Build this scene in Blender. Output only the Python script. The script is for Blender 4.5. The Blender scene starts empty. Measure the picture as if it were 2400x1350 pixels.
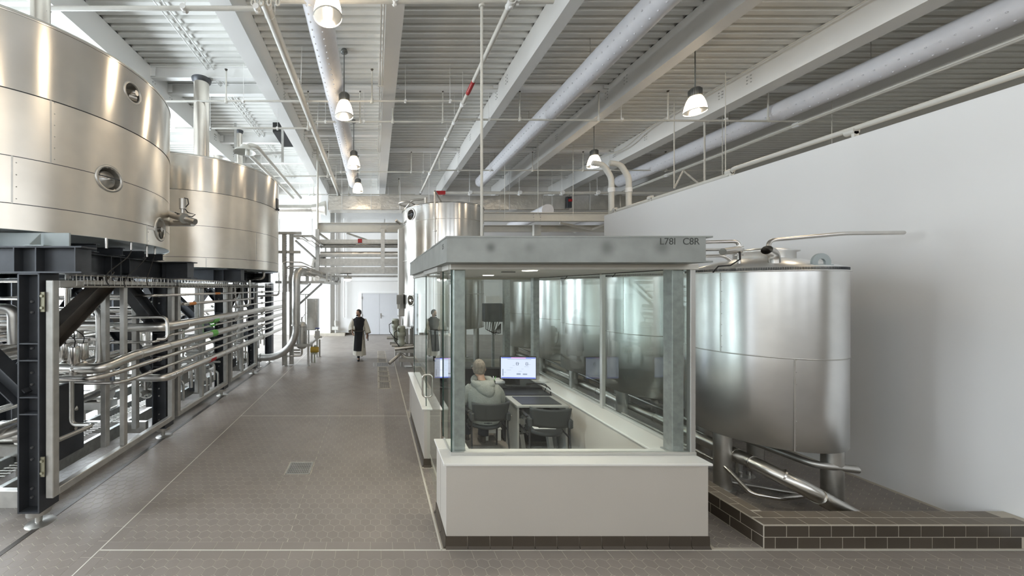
import bpy, math, random
from mathutils import Vector, Matrix
import numpy as np
random.seed(7)
PI = math.pi
S = bpy.context.scene
COL = S.collection

# ------------------------------------------------------------------ camera
F, VX, VY, H = 830.0, 880.0, 675.0, 2.42      # focal length and vanishing point in pixels of 2400x1350, eye height
cam_d = bpy.data.cameras.new('camera')
cam = bpy.data.objects.new('camera', cam_d)
COL.objects.link(cam)
cam.location = (0, 0, H)
cam.rotation_euler = (PI / 2, 0, 0)
cam_d.sensor_fit = 'HORIZONTAL'
cam_d.sensor_width = 36.0
cam_d.lens = F / 2400 * 36.0
cam_d.shift_x = (1200 - VX) / 2400
cam_d.clip_start = 0.05
cam_d.clip_end = 200
S.camera = cam

# ------------------------------------------------------------------ world, light, exposure
w = bpy.data.worlds.new('sky')
S.world = w
w.use_nodes = True
bgn = w.node_tree.nodes['Background']
bgn.inputs[0].default_value = (0.9, 0.95, 1.0, 1)
bgn.inputs[1].default_value = 3.0
S.view_settings.view_transform = 'Standard'
S.view_settings.look = 'None'
S.view_settings.exposure = 0.52
S.view_settings.gamma = 1.0
S.view_settings.use_curve_mapping = False
S.cycles.max_bounces = 10
S.cycles.diffuse_bounces = 6
S.cycles.glossy_bounces = 5
S.cycles.transparent_max_bounces = 24
S.cycles.sample_clamp_indirect = 6.0
S.cycles.caustics_reflective = False
S.cycles.caustics_refractive = False
def area(name, loc, rot, sx, sy, power, colr):
    l = bpy.data.lights.new(name, 'AREA'); l.shape = 'RECTANGLE'; l.size = sx; l.size_y = sy
    l.energy = power; l.color = colr
    o = bpy.data.objects.new(name, l); COL.objects.link(o); o.location = loc; o.rotation_euler = rot
    return o
# daylight falling in through the long glazed left wall; the rear light is added, its windows unseen
area('window_daylight', (-10.7, 9.6, 3.9), (0, math.radians(-68), 0), 5.6, 17.5, 4800, (0.90, 0.95, 1.0))
area('rear_fill_light', (2.0, -6.35, 4.9), (math.radians(-90), 0, 0), 15.0, 3.0, 160, (1.0, 0.96, 0.9))

# ------------------------------------------------------------------ helpers
def sr(r, g, b):
    f = lambda c: ((c / 255 + 0.055) / 1.055) ** 2.4 if c > 10 else c / 255 / 12.92
    return (f(r), f(g), f(b), 1)

def W(px, py, Y):
    return Vector(((px - VX) / F * Y, Y, H - (py - VY) / F * Y))

ORG = {}
EACH = {'stiffener', 'hanger_rod', 'hinge', 'foot', 'coupling', 'clamp', 'bracket', 'hanger', 'strap', 'joint_band', 'pipe_clamp', 'conduit', 'brace', 'rod', 'strut', 'clip_plate',
        'band', 'end_plate', 'hanger_wire', 'leg', 'side_panel', 'joist', 'wall_panel', 'probe', 'pipe_tray', 'cable_tray', 'side_rail', 'shelf', 'title_bar', 'joint_line', 'ladder_frame'}
class MB:
    def __init__(s):
        s.v = []; s.f = []; s.sm = []
    def add(s, vs, fs, smooth=False):
        o = len(s.v); s.v.extend([tuple(p) for p in vs])
        for f in fs: s.f.append(tuple(i + o for i in f)); s.sm.append(smooth)
        return s
    def box(s, x0, x1, y0, y1, z0, z1, b=0.0):
        if b <= 0:
            vs = [(x, y, z) for z in (z0, z1) for y in (y0, y1) for x in (x0, x1)]
            fs = [(0, 2, 3, 1), (4, 5, 7, 6), (0, 1, 5, 4), (2, 6, 7, 3), (0, 4, 6, 2), (1, 3, 7, 5)]
            return s.add(vs, fs)
        b = min(b, (x1 - x0) * .45, (y1 - y0) * .45, (z1 - z0) * .45)
        def ring(z, i): return [(x0 + i, y0, z), (x1 - i, y0, z), (x1, y0 + i, z), (x1, y1 - i, z), (x1 - i, y1, z), (x0 + i, y1, z), (x0, y1 - i, z), (x0, y0 + i, z)]
        def ring2(z): return [(x0 + b, y0 + b, z), (x1 - b, y0 + b, z), (x1 - b, y0 + b, z), (x1 - b, y1 - b, z), (x1 - b, y1 - b, z), (x0 + b, y1 - b, z), (x0 + b, y1 - b, z), (x0 + b, y0 + b, z)]
        r0 = ring(z0 + b, b); r1 = ring(z1 - b, b)
        t = [(x0 + b, y0 + b, z1), (x1 - b, y0 + b, z1), (x1 - b, y1 - b, z1), (x0 + b, y1 - b, z1)]
        u = [(a[0], a[1], z0) for a in t]
        vs = r0 + r1 + t + u
        fs = [(i, (i + 1) % 8, 8 + (i + 1) % 8, 8 + i) for i in range(8)]
        fs += [(16, 17, 18, 19), (23, 22, 21, 20)]
        fs += [(8, 9, 17, 16), (10, 11, 18, 17), (12, 13, 19, 18), (14, 15, 16, 19)]
        fs += [(9, 10, 17), (11, 12, 18), (13, 14, 19), (15, 8, 16)]
        fs += [(1, 0, 20, 21), (3, 2, 21, 22), (5, 4, 22, 23), (7, 6, 23, 20), (2, 1, 21), (4, 3, 22), (6, 5, 23), (0, 7, 20)]
        return s.add(vs, fs)
    def sweep(s, pts, r, n=12, caps=True, closed=False, sq=None):
        pts = [Vector(p) for p in pts]
        m = len(pts)
        rr = r if isinstance(r, (list, tuple)) else [r] * m
        tang = []
        for i in range(m):
            if closed: t = pts[(i + 1) % m] - pts[i - 1]
            elif i == 0: t = pts[1] - pts[0]
            elif i == m - 1: t = pts[-1] - pts[-2]
            else: t = (pts[i + 1] - pts[i]).normalized() + (pts[i] - pts[i - 1]).normalized()
            tang.append(t.normalized())
        up = Vector((0, 0, 1)) if abs(tang[0].z) < .9 else Vector((0, 1, 0))
        u = tang[0].cross(up).normalized()
        vs = []
        for i in range(m):
            t = tang[i]; u = (u - t * u.dot(t)).normalized(); v = t.cross(u)
            for k in range(n):
                a = 2 * PI * k / n
                if sq: a += PI / 4
                vs.append(pts[i] + (u * math.cos(a) + v * math.sin(a)) * rr[i])
        fs = []
        for i in range(m if closed else m - 1):
            j = (i + 1) % m
            for k in range(n):
                l = (k + 1) % n
                fs.append((i * n + k, j * n + k, j * n + l, i * n + l))
        s.add(vs, fs, n > 4)
        if caps and not closed:
            s.add(vs[:n], [tuple(range(n))]); s.add(vs[-n:], [tuple(range(n))[::-1]])
        return s
    def cyl(s, p0, p1, r, n=16, r1=None):
        return s.sweep([p0, p1], [r, r if r1 is None else r1], n)
    def lathe(s, prof, c, n=48, axis='z', ang=(0, 2 * PI), smooth=True):
        # prof: list of (radius, height)
        c = Vector(c); full = abs(ang[1] - ang[0] - 2 * PI) < 1e-6
        m = n if full else n + 1
        vs = []
        for r, h in prof:
            for k in range(m):
                a = ang[0] + (ang[1] - ang[0]) * k / n
                if axis == 'z': vs.append(c + Vector((r * math.cos(a), r * math.sin(a), h)))
                else:
                    A, B, N = axis
                    vs.append(c + A * (r * math.cos(a)) + B * (r * math.sin(a)) + N * h)
        fs = []
        for i in range(len(prof) - 1):
            for k in range(n):
                l = (k + 1) % m
                fs.append((i * m + k, i * m + l, (i + 1) * m + l, (i + 1) * m + k))
        return s.add(vs, fs, smooth)
    def extr(s, prof, p0, p1, u, v):
        p0, p1, u, v = Vector(p0), Vector(p1), Vector(u), Vector(v)
        n = len(prof)
        vs = [p0 + u * a + v * b for a, b in prof] + [p1 + u * a + v * b for a, b in prof]
        fs = [(i, (i + 1) % n, n + (i + 1) % n, n + i) for i in range(n)] + [tuple(range(n))[::-1], tuple(range(n, 2 * n))]
        return s.add(vs, fs)
    def ibeam(s, p0, p1, h, wd, tf=.02, tw=.014, u=(0, 0, 1), v=None):
        p0, p1, u = Vector(p0), Vector(p1), Vector(u)
        a = (p1 - p0).normalized()
        if v is None: v = a.cross(u).normalized()
        H2, W2, t = h / 2, wd / 2, tw / 2
        prof = [(-H2, -W2), (-H2, W2), (-H2 + tf, W2), (-H2 + tf, t), (H2 - tf, t), (H2 - tf, W2), (H2, W2), (H2, -W2), (H2 - tf, -W2), (H2 - tf, -t), (-H2 + tf, -t), (-H2 + tf, -W2)]
        return s.extr(prof, p0, p1, u, v)
    def bar(s, p0, p1, wu, wv, u=(0, 0, 1)):
        p0, p1, u = Vector(p0), Vector(p1), Vector(u)
        a = (p1 - p0).normalized(); v = a.cross(u)
        if v.length < 1e-3: v = a.cross(Vector((1, 0, 0)))
        v.normalize(); u = v.cross(a).normalized()
        return s.extr([(-wu / 2, -wv / 2), (-wu / 2, wv / 2), (wu / 2, wv / 2), (wu / 2, -wv / 2)], p0, p1, u, v)
    def ball(s, c, r, n=16, m=10, sc=(1, 1, 1)):
        c = Vector(c); prof = []
        vs = [c + Vector((0, 0, -r * sc[2]))]
        for i in range(1, m):
            t = -PI / 2 + PI * i / m
            for k in range(n):
                a = 2 * PI * k / n
                vs.append(c + Vector((r * sc[0] * math.cos(t) * math.cos(a), r * sc[1] * math.cos(t) * math.sin(a), r * sc[2] * math.sin(t))))
        vs.append(c + Vector((0, 0, r * sc[2])))
        fs = [(0, 1 + (k + 1) % n, 1 + k) for k in range(n)]
        for i in range(m - 2):
            for k in range(n):
                a = 1 + i * n + k; b = 1 + i * n + (k + 1) % n
                fs.append((a, b, b + n, a + n))
        e = len(vs) - 1; o = 1 + (m - 2) * n
        fs += [(o + k, o + (k + 1) % n, e) for k in range(n)]
        return s.add(vs, fs, True)
    def loft(s, rings, n=20, caps=True):
        # rings: (cx, cy, cz, rx, ry) ellipses
        vs = []
        for cx, cy, cz, rx, ry in rings:
            for k in range(n):
                a = 2 * PI * k / n
                vs.append((cx + rx * math.cos(a), cy + ry * math.sin(a), cz))
        fs = []
        for i in range(len(rings) - 1):
            for k in range(n):
                l = (k + 1) % n
                fs.append((i * n + k, i * n + l, (i + 1) * n + l, (i + 1) * n + k))
        s.add(vs, fs, True)
        if caps: s.add(vs[:n], [tuple(range(n))[::-1]]); s.add(vs[-n:], [tuple(range(n))])
        return s
    def islands(s):
        par = list(range(len(s.v)))
        def fd(a):
            while par[a] != a: par[a] = par[par[a]]; a = par[a]
            return a
        key = {}
        for i, p in enumerate(s.v):
            k = (round(p[0], 4), round(p[1], 4), round(p[2], 4))
            if k in key: par[fd(i)] = fd(key[k])
            else: key[k] = i
        for f in s.f:
            for i in f[1:]: par[fd(i)] = fd(f[0])
        gr = {}
        for i, f in enumerate(s.f): gr.setdefault(fd(f[0]), []).append(i)
        comps = []
        for fs in gr.values():
            a = np.array([s.v[i] for f in fs for i in s.f[f]]); comps.append([a.min(0) - .002, a.max(0) + .002, fs])
        ch = True
        while ch:
            ch = False
            for i in range(len(comps)):
                for j in range(i + 1, len(comps)):
                    A, B = comps[i], comps[j]
                    if (A[0] <= B[1]).all() and (B[0] <= A[1]).all():
                        comps[i] = [np.minimum(A[0], B[0]), np.maximum(A[1], B[1]), A[2] + B[2]]; comps.pop(j); ch = True; break
                if ch: break
        return [c[2] for c in comps]
    def build(s, name, m, parent=None, label=None, cat=None, group=None, kind=None, org=None):
        if name in EACH and parent is not None and kind is None and len(s.f) < 3000:
            cs = s.islands()
            if len(cs) > 1:
                for fs in cs:
                    q = MB(); mp = {}
                    for fi in fs:
                        for i in s.f[fi]:
                            if i not in mp: mp[i] = len(q.v); q.v.append(s.v[i])
                        q.f.append(tuple(mp[i] for i in s.f[fi])); q.sm.append(s.sm[fi])
                    ob = q.build1(name, m, parent, label)
                return ob
        return s.build1(name, m, parent, label, cat, group, kind, org)
    def build1(s, name, m, parent=None, label=None, cat=None, group=None, kind=None, org=None):
        me = bpy.data.meshes.new(name)
        if parent is not None: o0 = ORG[parent]
        elif org is not None: o0 = Vector(org)
        else:
            a = np.array(s.v); lo, hi = a.min(0), a.max(0)
            o0 = Vector(((lo[0] + hi[0]) / 2, (lo[1] + hi[1]) / 2, lo[2]))
        a = np.array(s.v, dtype=float) - np.array(o0)
        me.from_pydata(a.tolist(), [], s.f)
        me.polygons.foreach_set('use_smooth', s.sm)
        me.materials.append(m)
        me.update()
        ob = bpy.data.objects.new(name, me); COL.objects.link(ob)
        if parent is not None: ob.parent = parent
        else: ob.location = o0
        ORG[ob] = o0
        return tag(ob, label, cat, group, kind)

def tag(o, label=None, cat=None, group=None, kind=None):
    if label: o['label'] = label
    if cat: o['category'] = cat
    if group: o['group'] = group
    if kind: o['kind'] = kind
    return o
def thing(name, label, cat, loc, group=None, kind=None):
    o = bpy.data.objects.new(name, None); COL.objects.link(o)
    o.location = loc; ORG[o] = Vector(loc); o.empty_display_size = .1
    return tag(o, label, cat, group, kind)

def fillet(pts, rad, n=6):
    pts = [Vector(p) for p in pts]; out = [pts[0]]
    for i in range(1, len(pts) - 1):
        a, b, c = pts[i - 1], pts[i], pts[i + 1]
        d0 = (a - b); d1 = (c - b)
        r = min(rad, d0.length * .48, d1.length * .48)
        p, q = b + d0.normalized() * r, b + d1.normalized() * r
        for k in range(n + 1):
            t = k / n
            out.append(p * (1 - t) ** 2 + b * (2 * t * (1 - t)) + q * t ** 2)
    out.append(pts[-1]); return out

# ------------------------------------------------------------------ materials
def nmat(name):
    m = bpy.data.materials.new(name); m.use_nodes = True
    nt = m.node_tree; b = nt.nodes['Principled BSDF']
    return m, nt, b
def mat(name, c, rough=.5, metal=0.0, var=.06, scale=6.0, bump=0.0, bscale=40.0, spec=.5, stretch=None):
    m, nt, b = nmat(name)
    b.inputs['Roughness'].default_value = rough; b.inputs['Metallic'].default_value = metal
    b.inputs['Specular IOR Level'].default_value = spec
    tc = nt.nodes.new('ShaderNodeTexCoord'); mp = nt.nodes.new('ShaderNodeMapping')
    nt.links.new(tc.outputs['Object'], mp.inputs[0])
    if stretch: mp.inputs['Scale'].default_value = stretch
    n = nt.nodes.new('ShaderNodeTexNoise'); n.inputs['Scale'].default_value = scale; n.inputs['Detail'].default_value = 4
    nt.links.new(mp.outputs[0], n.inputs['Vector'])
    r = nt.nodes.new('ShaderNodeMapRange')
    r.inputs[3].default_value = 1 - var; r.inputs[4].default_value = 1 + var
    r.inputs[1].default_value = .3; r.inputs[2].default_value = .7
    nt.links.new(n.outputs[0], r.inputs[0])
    mx = nt.nodes.new('ShaderNodeMix'); mx.data_type = 'RGBA'; mx.blend_type = 'MULTIPLY'; mx.inputs[0].default_value = 1
    mx.inputs[6].default_value = c
    nt.links.new(r.outputs[0], mx.inputs[7]); nt.links.new(mx.outputs[2], b.inputs['Base Color'])
    if bump:
        n2 = nt.nodes.new('ShaderNodeTexNoise'); n2.inputs['Scale'].default_value = bscale
        nt.links.new(mp.outputs[0], n2.inputs['Vector'])
        bp = nt.nodes.new('ShaderNodeBump'); bp.inputs['Strength'].default_value = bump; bp.inputs['Distance'].default_value = .02
        nt.links.new(n2.outputs[0], bp.inputs['Height']); nt.links.new(bp.outputs[0], b.inputs['Normal'])
    return m
ANR = .25
def brushed(name, c, rough=.3, aniso=.75, wave=.25, wscale=1.3, scratch=.03):
    m, nt, b = nmat(name)
    b.inputs['Metallic'].default_value = 1.0; b.inputs['Roughness'].default_value = rough
    b.inputs['Anisotropic'].default_value = aniso
    b.inputs['Anisotropic Rotation'].default_value = ANR
    tg = nt.nodes.new('ShaderNodeTangent'); tg.direction_type = 'RADIAL'; tg.axis = 'Z'
    nt.links.new(tg.outputs[0], b.inputs['Tangent'])
    tc = nt.nodes.new('ShaderNodeTexCoord')
    mp = nt.nodes.new('ShaderNodeMapping'); mp.inputs['Scale'].default_value = (1, 1, .18)
    nt.links.new(tc.outputs['Object'], mp.inputs[0])
    n = nt.nodes.new('ShaderNodeTexNoise'); n.inputs['Scale'].default_value = wscale; n.inputs['Detail'].default_value = 1.5
    nt.links.new(mp.outputs[0], n.inputs['Vector'])
    bp = nt.nodes.new('ShaderNodeBump'); bp.inputs['Strength'].default_value = wave; bp.inputs['Distance'].default_value = .05
    nt.links.new(n.outputs[0], bp.inputs['Height']); nt.links.new(bp.outputs[0], b.inputs['Normal'])
    mp2 = nt.nodes.new('ShaderNodeMapping'); mp2.inputs['Scale'].default_value = (1.5, 1.5, 30)
    nt.links.new(tc.outputs['Object'], mp2.inputs[0])
    n2 = nt.nodes.new('ShaderNodeTexNoise'); n2.inputs['Scale'].default_value = 4; n2.inputs['Detail'].default_value = 6
    nt.links.new(mp2.outputs[0], n2.inputs['Vector'])
    r = nt.nodes.new('ShaderNodeMapRange'); r.inputs[3].default_value = rough * (1 - scratch * 2); r.inputs[4].default_value = rough * (1 + scratch * 2)
    nt.links.new(n2.outputs[0], r.inputs[0]); nt.links.new(r.outputs[0], b.inputs['Roughness'])
    n3 = nt.nodes.new('ShaderNodeTexNoise'); n3.inputs['Scale'].default_value = 2.2; n3.inputs['Detail'].default_value = 3
    nt.links.new(tc.outputs['Object'], n3.inputs['Vector'])
    r3 = nt.nodes.new('ShaderNodeMapRange'); r3.inputs[1].default_value = .3; r3.inputs[2].default_value = .7; r3.inputs[3].default_value = .9; r3.inputs[4].default_value = 1.06
    nt.links.new(n3.outputs[0], r3.inputs[0])
    mx = nt.nodes.new('ShaderNodeMix'); mx.data_type = 'RGBA'; mx.blend_type = 'MULTIPLY'; mx.inputs[0].default_value = 1
    mx.inputs[6].default_value = c; nt.links.new(r3.outputs[0], mx.inputs[7]); nt.links.new(mx.outputs[2], b.inputs['Base Color'])
    return m
def glass(name, tint, refl=1.0):
    m = bpy.data.materials.new(name); m.use_nodes = True; nt = m.node_tree; nt.nodes.clear()
    out = nt.nodes.new('ShaderNodeOutputMaterial'); mx = nt.nodes.new('ShaderNodeMixShader')
    tr = nt.nodes.new('ShaderNodeBsdfTransparent'); gl = nt.nodes.new('ShaderNodeBsdfGlossy')
    ge = nt.nodes.new('ShaderNodeNewGeometry'); dt = nt.nodes.new('ShaderNodeVectorMath'); dt.operation = 'DOT_PRODUCT'
    nt.links.new(ge.outputs['Incoming'], dt.inputs[0]); nt.links.new(ge.outputs['Normal'], dt.inputs[1])
    def mth(op, a, b=None):
        n = nt.nodes.new('ShaderNodeMath'); n.operation = op; nt.links.new(a, n.inputs[0])
        if b is not None: n.inputs[1].default_value = b
        return n.outputs[0]
    c_ = mth('ABSOLUTE', dt.outputs['Value'])
    n1 = nt.nodes.new('ShaderNodeMath'); n1.operation = 'SUBTRACT'; n1.inputs[0].default_value = 1.0; nt.links.new(c_, n1.inputs[1]); n1.use_clamp = True
    p5 = mth('POWER', n1.outputs[0], 5.0); q5 = mth('MULTIPLY', p5, .96); f5 = mth('ADD', q5, .04)
    mu = nt.nodes.new('ShaderNodeMath'); mu.operation = 'MULTIPLY'; mu.inputs[1].default_value = refl; mu.use_clamp = True
    tr.inputs[0].default_value = tint; gl.inputs['Roughness'].default_value = 0.0; gl.inputs[0].default_value = (.95, 1, .98, 1)
    nt.links.new(f5, mu.inputs[0]); nt.links.new(mu.outputs[0], mx.inputs[0])
    nt.links.new(tr.outputs[0], mx.inputs[1]); nt.links.new(gl.outputs[0], mx.inputs[2]); nt.links.new(mx.outputs[0], out.inputs[0])
    return m
def emit(name, c, st):
    m = bpy.data.materials.new(name); m.use_nodes = True; nt = m.node_tree; nt.nodes.clear()
    out = nt.nodes.new('ShaderNodeOutputMaterial'); e = nt.nodes.new('ShaderNodeEmission')
    e.inputs[0].default_value = c; e.inputs[1].default_value = st; nt.links.new(e.outputs[0], out.inputs[0])
    return m

def tile_mat(name, base, v=.045):
    m, nt, b = nmat(name)
    b.inputs['Roughness'].default_value = .42; b.inputs['Specular IOR Level'].default_value = .35
    g = nt.nodes.new('ShaderNodeNewGeometry'); oi = nt.nodes.new('ShaderNodeObjectInfo'); tc = nt.nodes.new('ShaderNodeTexCoord')
    ad = nt.nodes.new('ShaderNodeMath'); ad.operation = 'ADD'
    nt.links.new(g.outputs['Random Per Island'], ad.inputs[0]); nt.links.new(oi.outputs['Random'], ad.inputs[1])
    fr = nt.nodes.new('ShaderNodeMath'); fr.operation = 'FRACT'; nt.links.new(ad.outputs[0], fr.inputs[0])
    mr = nt.nodes.new('ShaderNodeMapRange'); mr.inputs[3].default_value = 1 - v; mr.inputs[4].default_value = 1 + v
    nt.links.new(fr.outputs[0], mr.inputs[0])
    n = nt.nodes.new('ShaderNodeTexNoise'); n.inputs['Scale'].default_value = .9; n.inputs['Detail'].default_value = 5
    nt.links.new(g.outputs['Position'], n.inputs['Vector'])
    m2 = nt.nodes.new('ShaderNodeMapRange'); m2.inputs[1].default_value = .3; m2.inputs[2].default_value = .7; m2.inputs[3].default_value = .9; m2.inputs[4].default_value = 1.1
    nt.links.new(n.outputs[0], m2.inputs[0])
    mm = nt.nodes.new('ShaderNodeMath'); mm.operation = 'MULTIPLY'; nt.links.new(mr.outputs[0], mm.inputs[0]); nt.links.new(m2.outputs[0], mm.inputs[1])
    mx = nt.nodes.new('ShaderNodeMix'); mx.data_type = 'RGBA'; mx.blend_type = 'MULTIPLY'; mx.inputs[0].default_value = 1
    mx.inputs[6].default_value = base; nt.links.new(mm.outputs[0], mx.inputs[7]); nt.links.new(mx.outputs[2], b.inputs['Base Color'])
    n2 = nt.nodes.new('ShaderNodeTexNoise'); n2.inputs['Scale'].default_value = 3.5; n2.inputs['Detail'].default_value = 4
    nt.links.new(g.outputs['Position'], n2.inputs['Vector'])
    m3 = nt.nodes.new('ShaderNodeMapRange'); m3.inputs[3].default_value = .3; m3.inputs[4].default_value = .55
    nt.links.new(n2.outputs[0], m3.inputs[0]); nt.links.new(m3.outputs[0], b.inputs['Roughness'])
    return m

M = {}
M['tile'] = tile_mat('floor_tile', sr(143, 135, 128))
M['ctile'] = tile_mat('curb_tile', sr(76, 68, 59), .12)
M['toptile'] = tile_mat('curb_top_tile', sr(118, 108, 96), .08)
M['grout'] = mat('grout', sr(188, 180, 166), .9, var=.12, scale=3)
M['joint'] = mat('joint_sealant', sr(214, 210, 200), .7)
M['white'] = mat('white_paint', sr(238, 238, 236), .45, var=.015, scale=1.5)
M['ivory'] = mat('ivory_paint', sr(214, 212, 204), .4, var=.03)
M['deck'] = mat('deck_paint', sr(224, 224, 220), .5, var=.04, scale=2)
M['wall'] = mat('wall_paint', sr(240, 239, 237), .7, var=.012, scale=1)
M['booth'] = mat('booth_paint', sr(190, 184, 175), .6, var=.02, scale=1.2, bump=.05, bscale=90)
M['cap'] = mat('solid_surface', sr(226, 225, 220), .25, var=.01)
M['tank'] = brushed('tank_steel', (.74, .70, .635, 1), .33, .45, .14, 1.0, .0)
M['tank_hi'] = brushed('tank_brushed_band', (.68, .645, .59, 1), .22, .75, .3, .9, .02)
M['tank_r'] = brushed('tank_steel_cool', (.80, .805, .80, 1), .32, .5, .2, 1.2, .0)
M['tank_c'] = brushed('tank_steel_bright', (.72, .71, .69, 1), .2, .6, .15, 1.2, .0)
M['ss'] = mat('stainless', (.60, .58, .55, 1), .26, 1.0, var=.08, scale=9)
M['ssm'] = mat('stainless_matt', (.52, .51, .485, 1), .4, 1.0, var=.08, scale=9)
M['clad'] = mat('pipe_cladding', (.66, .645, .615, 1), .3, 1.0, var=.05, scale=5, bump=.06, bscale=12)
M['galv'] = mat('galvanised', (.36, .375, .365, 1), .42, .55, var=.16, scale=16, bump=.03, bscale=30)
M['galvl'] = mat('galvanised_light', (.50, .495, .47, 1), .4, .6, var=.12, scale=9)
M['dark'] = mat('dark_steel', (.062, .067, .076, 1), .42, .35, var=.25, scale=3)
M['brown'] = mat('mill_steel', (.10, .088, .078, 1), .4, .5, var=.35, scale=3)
M['primer'] = mat('primed_steel', sr(168, 178, 180), .45, .15, var=.06)
M['olive'] = mat('zinc_plate', sr(150, 148, 128), .4, .5, var=.1)
M['black'] = mat('black_plastic', (.018, .018, .02, 1), .4)
M['rubber'] = mat('black_rubber', (.012, .012, .012, 1), .7)
M['graypl'] = mat('grey_plastic', (.038, .041, .042, 1), .5)
M['grayl'] = mat('light_grey_laminate', sr(170, 170, 166), .5)
M['motor'] = mat('motor_enamel', sr(176, 180, 165), .4)
M['yellow'] = mat('yellow_enamel', sr(190, 160, 60), .4)
M['bolt'] = mat('bolt_zinc', (.6, .6, .6, 1), .3, 1.0)
M['foil'] = mat('foil_jacket', (.68, .66, .62, 1), .33, 1.0, var=.07, scale=4, bump=.5, bscale=7)
M['fabric'] = mat('duct_fabric', sr(222, 222, 226), .5, var=.03, bump=.1, bscale=5)
M['redp'] = mat('red_label', sr(170, 30, 35), .5)
M['greenp'] = mat('green_label', sr(110, 190, 90), .5)
M['orange'] = mat('orange_label', sr(215, 140, 75), .5)
M['whitep'] = mat('white_label', sr(240, 240, 240), .5)
M['glass'] = glass('booth_glass', (.92, .965, .945, 1), 1.6)
M['wglass'] = glass('window_glass', (.95, .97, .98, 1), 1.0)
M['void'] = mat('dark_pit', (.02, .02, .02, 1), .8)
M['lampgrey'] = mat('lamp_housing', sr(120, 122, 120), .4, .4)
M['bulb'] = emit('lamp_bulb', (1, .84, .62, 1), 13)
M['downl'] = emit('downlight', (1, .93, .8, 1), 9)
M['skin'] = mat('skin', sr(188, 152, 130), .5)
M['hoodie'] = mat('hoodie_fleece', sr(140, 143, 138), .9, var=.06, scale=12, bump=.4, bscale=60)
M['hair_g'] = mat('grey_hair', sr(120, 112, 102), .8, var=.35, scale=30, bump=.4, bscale=90)
M['hair_d'] = mat('dark_hair', sr(42, 34, 30), .7, var=.2, scale=30)
M['habit'] = mat('white_wool', sr(222, 218, 206), .9, var=.04, scale=8, bump=.2, bscale=20)
M['scap'] = mat('black_wool', sr(36, 36, 40), .9, var=.1, scale=8, bump=.2, bscale=20)
M['jeans'] = mat('dark_trousers', sr(48, 50, 58), .9)
M['paper'] = mat('paper', sr(235, 235, 235), .8)

# translucent prismatic lamp bowl
m = bpy.data.materials.new('prismatic_bowl'); m.use_nodes = True; nt = m.node_tree; nt.nodes.clear()
out = nt.nodes.new('ShaderNodeOutputMaterial')
tr = nt.nodes.new('ShaderNodeBsdfTransparent'); tl = nt.nodes.new('ShaderNodeBsdfTranslucent'); gl = nt.nodes.new('ShaderNodeBsdfGlossy')
tl.inputs[0].default_value = (.98, .9, .78, 1); gl.inputs['Roughness'].default_value = .15
a = nt.nodes.new('ShaderNodeMixShader'); b_ = nt.nodes.new('ShaderNodeMixShader')
a.inputs[0].default_value = .82; b_.inputs[0].default_value = .15
nt.links.new(tr.outputs[0], a.inputs[1]); nt.links.new(tl.outputs[0], a.inputs[2])
nt.links.new(a.outputs[0], b_.inputs[1]); nt.links.new(gl.outputs[0], b_.inputs[2]); nt.links.new(b_.outputs[0], out.inputs[0])
M['bowl'] = m

# ================================================================== STRUCTURE
XL, XR, YB, YR, ZC = -9.0, 15.6, 18.4, -6.0, 7.67
# ---- floor
floor = MB().box(XL, XR, YR, YB, -.3, -.0010).build('floor', M['grout'], kind='structure', org=(0, 0, -.001))
HW, RP = .105, .0915
def clip(poly, x0, x1, y0, y1):
    for ax, lim, sg in ((0, x0, 1), (0, x1, -1), (1, y0, 1), (1, y1, -1)):
        out = []
        for i in range(len(poly)):
            a, b = poly[i - 1], poly[i]
            ia, ib = (a[ax] - lim) * sg >= 0, (b[ax] - lim) * sg >= 0
            if ia != ib:
                t = (lim - a[ax]) / (b[ax] - a[ax]); out.append((a[0] + (b[0] - a[0]) * t, a[1] + (b[1] - a[1]) * t))
            if ib: out.append(b)
        poly = out
        if len(poly) < 3: return []
    return poly
hexp = [(HW / math.sqrt(3) * math.sin(PI / 3 * k), HW / math.sqrt(3) * math.cos(PI / 3 * k)) for k in range(6)][::-1]
full_sites, tile_mb = [], MB()
def add_tile(mb, poly, g=.0019, z=0.0):
    n = len(poly); cx = sum(p[0] for p in poly) / n; cy = sum(p[1] for p in poly) / n
    area_ = abs(sum(poly[i - 1][0] * poly[i][1] - poly[i][0] * poly[i - 1][1] for i in range(n))) / 2
    if area_ < 6e-4: return
    r = math.sqrt(area_) / 2; k = 1 - g / r
    top = [(cx + (p[0] - cx) * k, cy + (p[1] - cy) * k, z) for p in poly]
    k2 = k + .0008 / r
    bot = [(cx + (p[0] - cx) * k2, cy + (p[1] - cy) * k2, z - .0014) for p in poly]
    mb.add(top + bot, [tuple(range(n))] + [(i, n + i, n + (i + 1) % n, (i + 1) % n) for i in range(n)])
def hexfill(x0, x1, y0, y1):
    for j in range(int((y0 - .1) / RP), int((y1 + .1) / RP) + 2):
        cy = j * RP; ox = (j % 2) * HW / 2
        for i in range(int((x0 - .1) / HW) - 1, int((x1 + .1) / HW) + 2):
            cx = i * HW + ox
            if cx < x0 - .07 or cx > x1 + .07: continue
            if cx - HW / 2 >= x0 and cx + HW / 2 <= x1 and cy - .061 >= y0 and cy + .061 <= y1:
                full_sites.append((cx, cy))
            else:
                p = clip([(cx + a, cy + b) for a, b in hexp], x0, x1, y0, y1)
                if p: add_tile(tile_mb, p)
def course(x0, x1, y0, y1, along):
    L = .208
    if along == 'x':
        x = x0
        while x < x1 - .01:
            e = min(x + L, x1); add_tile(tile_mb, [(x, y0), (e, y0), (e, y1), (x, y1)]); x = e
    else:
        y = y0
        while y < y1 - .01:
            e = min(y + L, y1); add_tile(tile_mb, [(x0, y), (x1, y), (x1, e), (x0, e)]); y = e
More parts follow.
